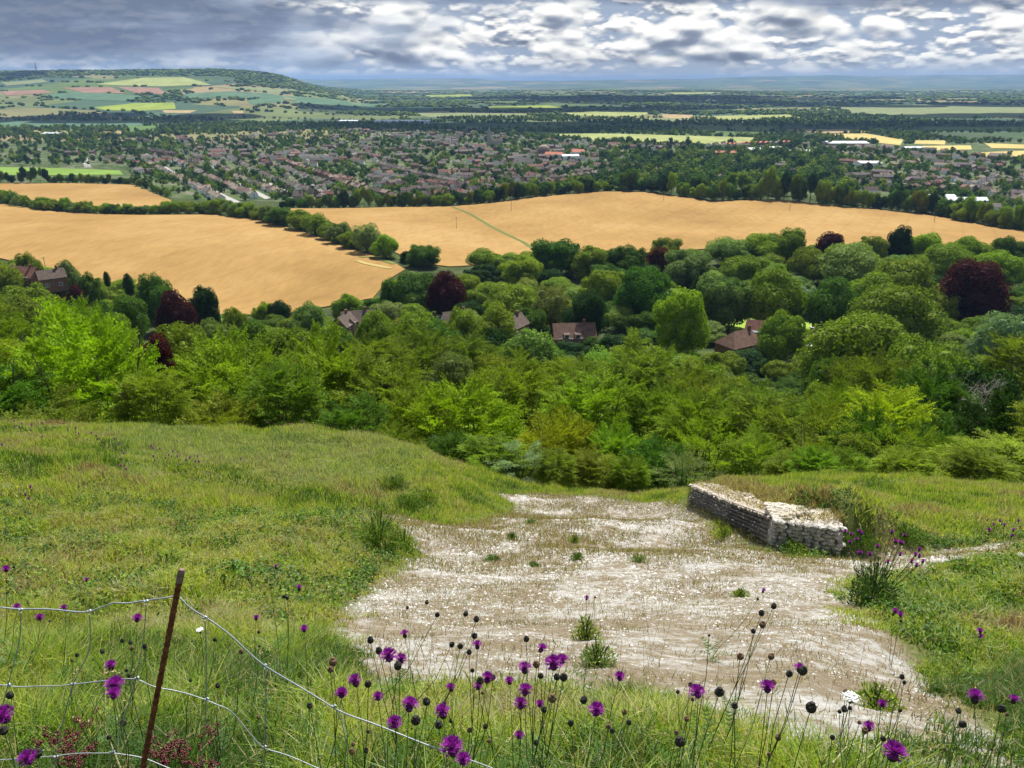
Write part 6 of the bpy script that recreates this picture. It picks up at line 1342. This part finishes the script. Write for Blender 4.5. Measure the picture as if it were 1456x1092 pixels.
# ------------------------------------------------------------------ leafy herbs, seed stalks, small yellow flowers (nobody could count them)
def herbs():
    x, y = scatter(9000, 1.4, 14); d = chalkd(x, y); k = (d < -.1) & (fbm(x/.9, y/.9, 2, 5) > .38); x, y = x[k], y[k]; m = len(x); q = 26; r = (.05+.07*rng.random(m))*np.clip(y/4, .8, 1.6); D = unit(rng.normal(size=(m, q, 3))); D[..., 2] = np.abs(D[..., 2])*1.1
    P_ = np.stack([x, y, hgt(x, y)+.02], -1)[:, None]+D*r[:, None, None]*(.4+.8*rng.random((m, q, 1))); nn = unit(D+rng.normal(0, .6, D.shape)); t1 = unit(np.cross(nn, rng.normal(size=D.shape))); t2 = np.cross(nn, t1); s = (.008+.010*rng.random((m, q, 1)))*np.clip(y/4, .8, 1.8)[:, None, None]
    V = np.stack([P_-t1*s, P_+t2*s*.55, P_+t1*s, P_-t2*s*.55], 2).reshape(-1, 3); base = np.array([(.06, .13, .03), (.10, .20, .035), (.19, .27, .045), (.13, .19, .08)])[rng.integers(4, size=m)]
    C = np.repeat((base[:, None]*(.7+.6*rng.random((m, q, 1)))).reshape(-1, 3), 4, 0); tag(mk('leafy_herbs', V, np.arange(len(V)).reshape(-1, 4), M_leafm, col=C), 'small leafy herbs woven through the meadow grass', 'herbs', kind='stuff')
herbs()
def stalks():
    n = 620; x, y = scatter(n, 1.3, 5.5); k = (chalkd(x, y) < .15) ; x, y = x[k], y[k]; b = MB(); cs = []
    for i in range(len(x)):
        g = float(hgt(x[i], y[i])); h = (.30+.32*rng.random()); th = rng.random()*6.28; l = .05+.15*rng.random(); e = np.array([x[i]+math.cos(th)*l, y[i]+math.sin(th)*l, g+h]); p0 = np.array([x[i], y[i], g-.02]); m_ = (p0+e)/2+[0, 0, .05]
        b.tube([p0, m_, e], .0008, 3, cap=False); hang = rng.random() < .5
        for j in range(16):
            t = j/16; c_ = e+(np.array([math.cos(th)*.07*t, math.sin(th)*.07*t, (-.06*t*t if hang else .08*t)])); d = unit(rng.normal(size=3)+[math.cos(th), math.sin(th), -.4 if hang else 1.]); s = unit(np.cross(d, rng.normal(size=3))); L_ = .011*(1.1-t*.6); b.add([c_, c_+d*L_*.5+s*.0016, c_+d*L_, c_+d*L_*.5-s*.0016], [[0, 1, 2, 3]])
    tag(b.build('seed_stalks', leafmat('oat_straw', (.46, .38, .20), trans=.3, var=.25, vs=5, tint=(1.1, 1, .8))), 'pale nodding grass seed heads over the foreground meadow', 'grass', kind='stuff')
stalks()
def specks(name, n, y0, y1, col, sz, label, thr, seed, hz=.2, box=None):
    x, y = scatter(n, y0, y1); k = (chalkd(x, y) < 0) & (fbm(x/1.1, y/1.1, 3, seed) > thr)
    x, y = x[k], y[k]; m = len(x); v, f = ICO[0]; s = sz*(.6+.8*rng.random(m))*np.clip(y/4, .8, 2.6); V = v[None]*s[:, None, None]*np.array([1, 1, .6])+np.stack([x, y, hgt(x, y)+hz*(.4+.6*rng.random(m))*np.clip(3/y, .35, 1)], -1)[:, None]
    tag(mk(name, V.reshape(-1, 3), (np.arange(m)[:, None, None]*12+f[None]).reshape(-1, 3), col), label, 'small flowers', kind='stuff')
specks('yellow_flowers', 6500, 1.6, 22, leafmat('yellow_petals', (.78, .62, .03), trans=.2, var=0), .0042, 'tiny yellow vetch flowers dotted over the grassy banks', .53, 17)
specks('white_flowers', 1100, 1.6, 18, M_wht, .0034, 'tiny white flowers dotted over the grassy banks', .55, 29)
# ------------------------------------------------------------------ labels that need the whole list
grp = {}
for t in TREES: grp.setdefault(t[0]['group'], []).append(t)
for g_, L_ in grp.items():
    L_.sort(key=lambda t: proj(t[1], t[2], t[3])[0])
    for i, t in enumerate(L_):
        r = t[0]; wh = r.get('wh', '')
        r['label'] = f"{TW[t[6]]} {KW[t[5]][1]}, {ordn(i+1)} from left {wh}"
        if 'wh' in r: del r['wh']
KN.sort(key=lambda k: k[1][0][0])
for i, (r, hs, nf, wh) in enumerate(KN):
    nb_ = len(hs)-nf; w_ = {0: 'no', 1: 'one', 2: 'two', 3: 'three', 4: 'four'}
    what = (f'{w_[nf]} magenta flower{"s" if nf > 1 else ""}' if nf else '') + (' and ' if nf and nb_ else '') + (f'{w_[nb_]} dark bud{"s" if nb_ > 1 else ""}' if nb_ else '')
    r['label'] = f'knapweed with {what}, {ordn(i+1)} from the left'
print('things', len([o for o in scn.objects if o.parent is None]), 'all', len(scn.objects), 'trees', len(TREES), {k: sum(KW[t[5]][0] == k for t in TREES) for k in set(KW[t[5]][0] for t in TREES)}, {k: len(v) for k, v in grp.items()})
# ------------------------------------------------------------------ unseen cumulus added above the frame to shade the plain
def shade_clouds():
    M_ = mat('shade_cloud_vapour', lambda nt, out: surf(nt, out, (.86, .87, .9), 1, 0))
    k_ = math.cos(SUN_EL)/math.sin(SUN_EL)
    for i, (sx, sy, wx, wy) in enumerate(((700, 2450, 1500, 330), (-1500, 2900, 700, 350), (2300, 3000, 900, 500), (100, 4000, 1300, 450), (2600, 4900, 1800, 600), (900, 5700, 1000, 600), (1200, 6900, 2200, 900), (-3600, 5600, 600, 700))):
        z = 1150+60*(i % 3); x = sx+math.sin(SUN_AZ)*k_*z; y = sy+math.cos(SUN_AZ)*k_*z; b = MB(); r_ = np.random.default_rng(i)
        for j in range(26):
            a = r_.random()*6.28; q = r_.random()**.5; w = wx*(.13+.12*r_.random()); v, f = ICO[2]; v = v*(1+.16*(r_.random((len(v), 1))-.5)); b.add(v*np.array([w, min(w, wy*.45), w*.35])+[math.cos(a)*q*wx*.8, math.sin(a)*q*wy*.8, w*.15], f)
        o = b.build('cloud', M_, smooth=True); o.location = (x, y, z); tag(o, kind='structure')
shade_clouds()
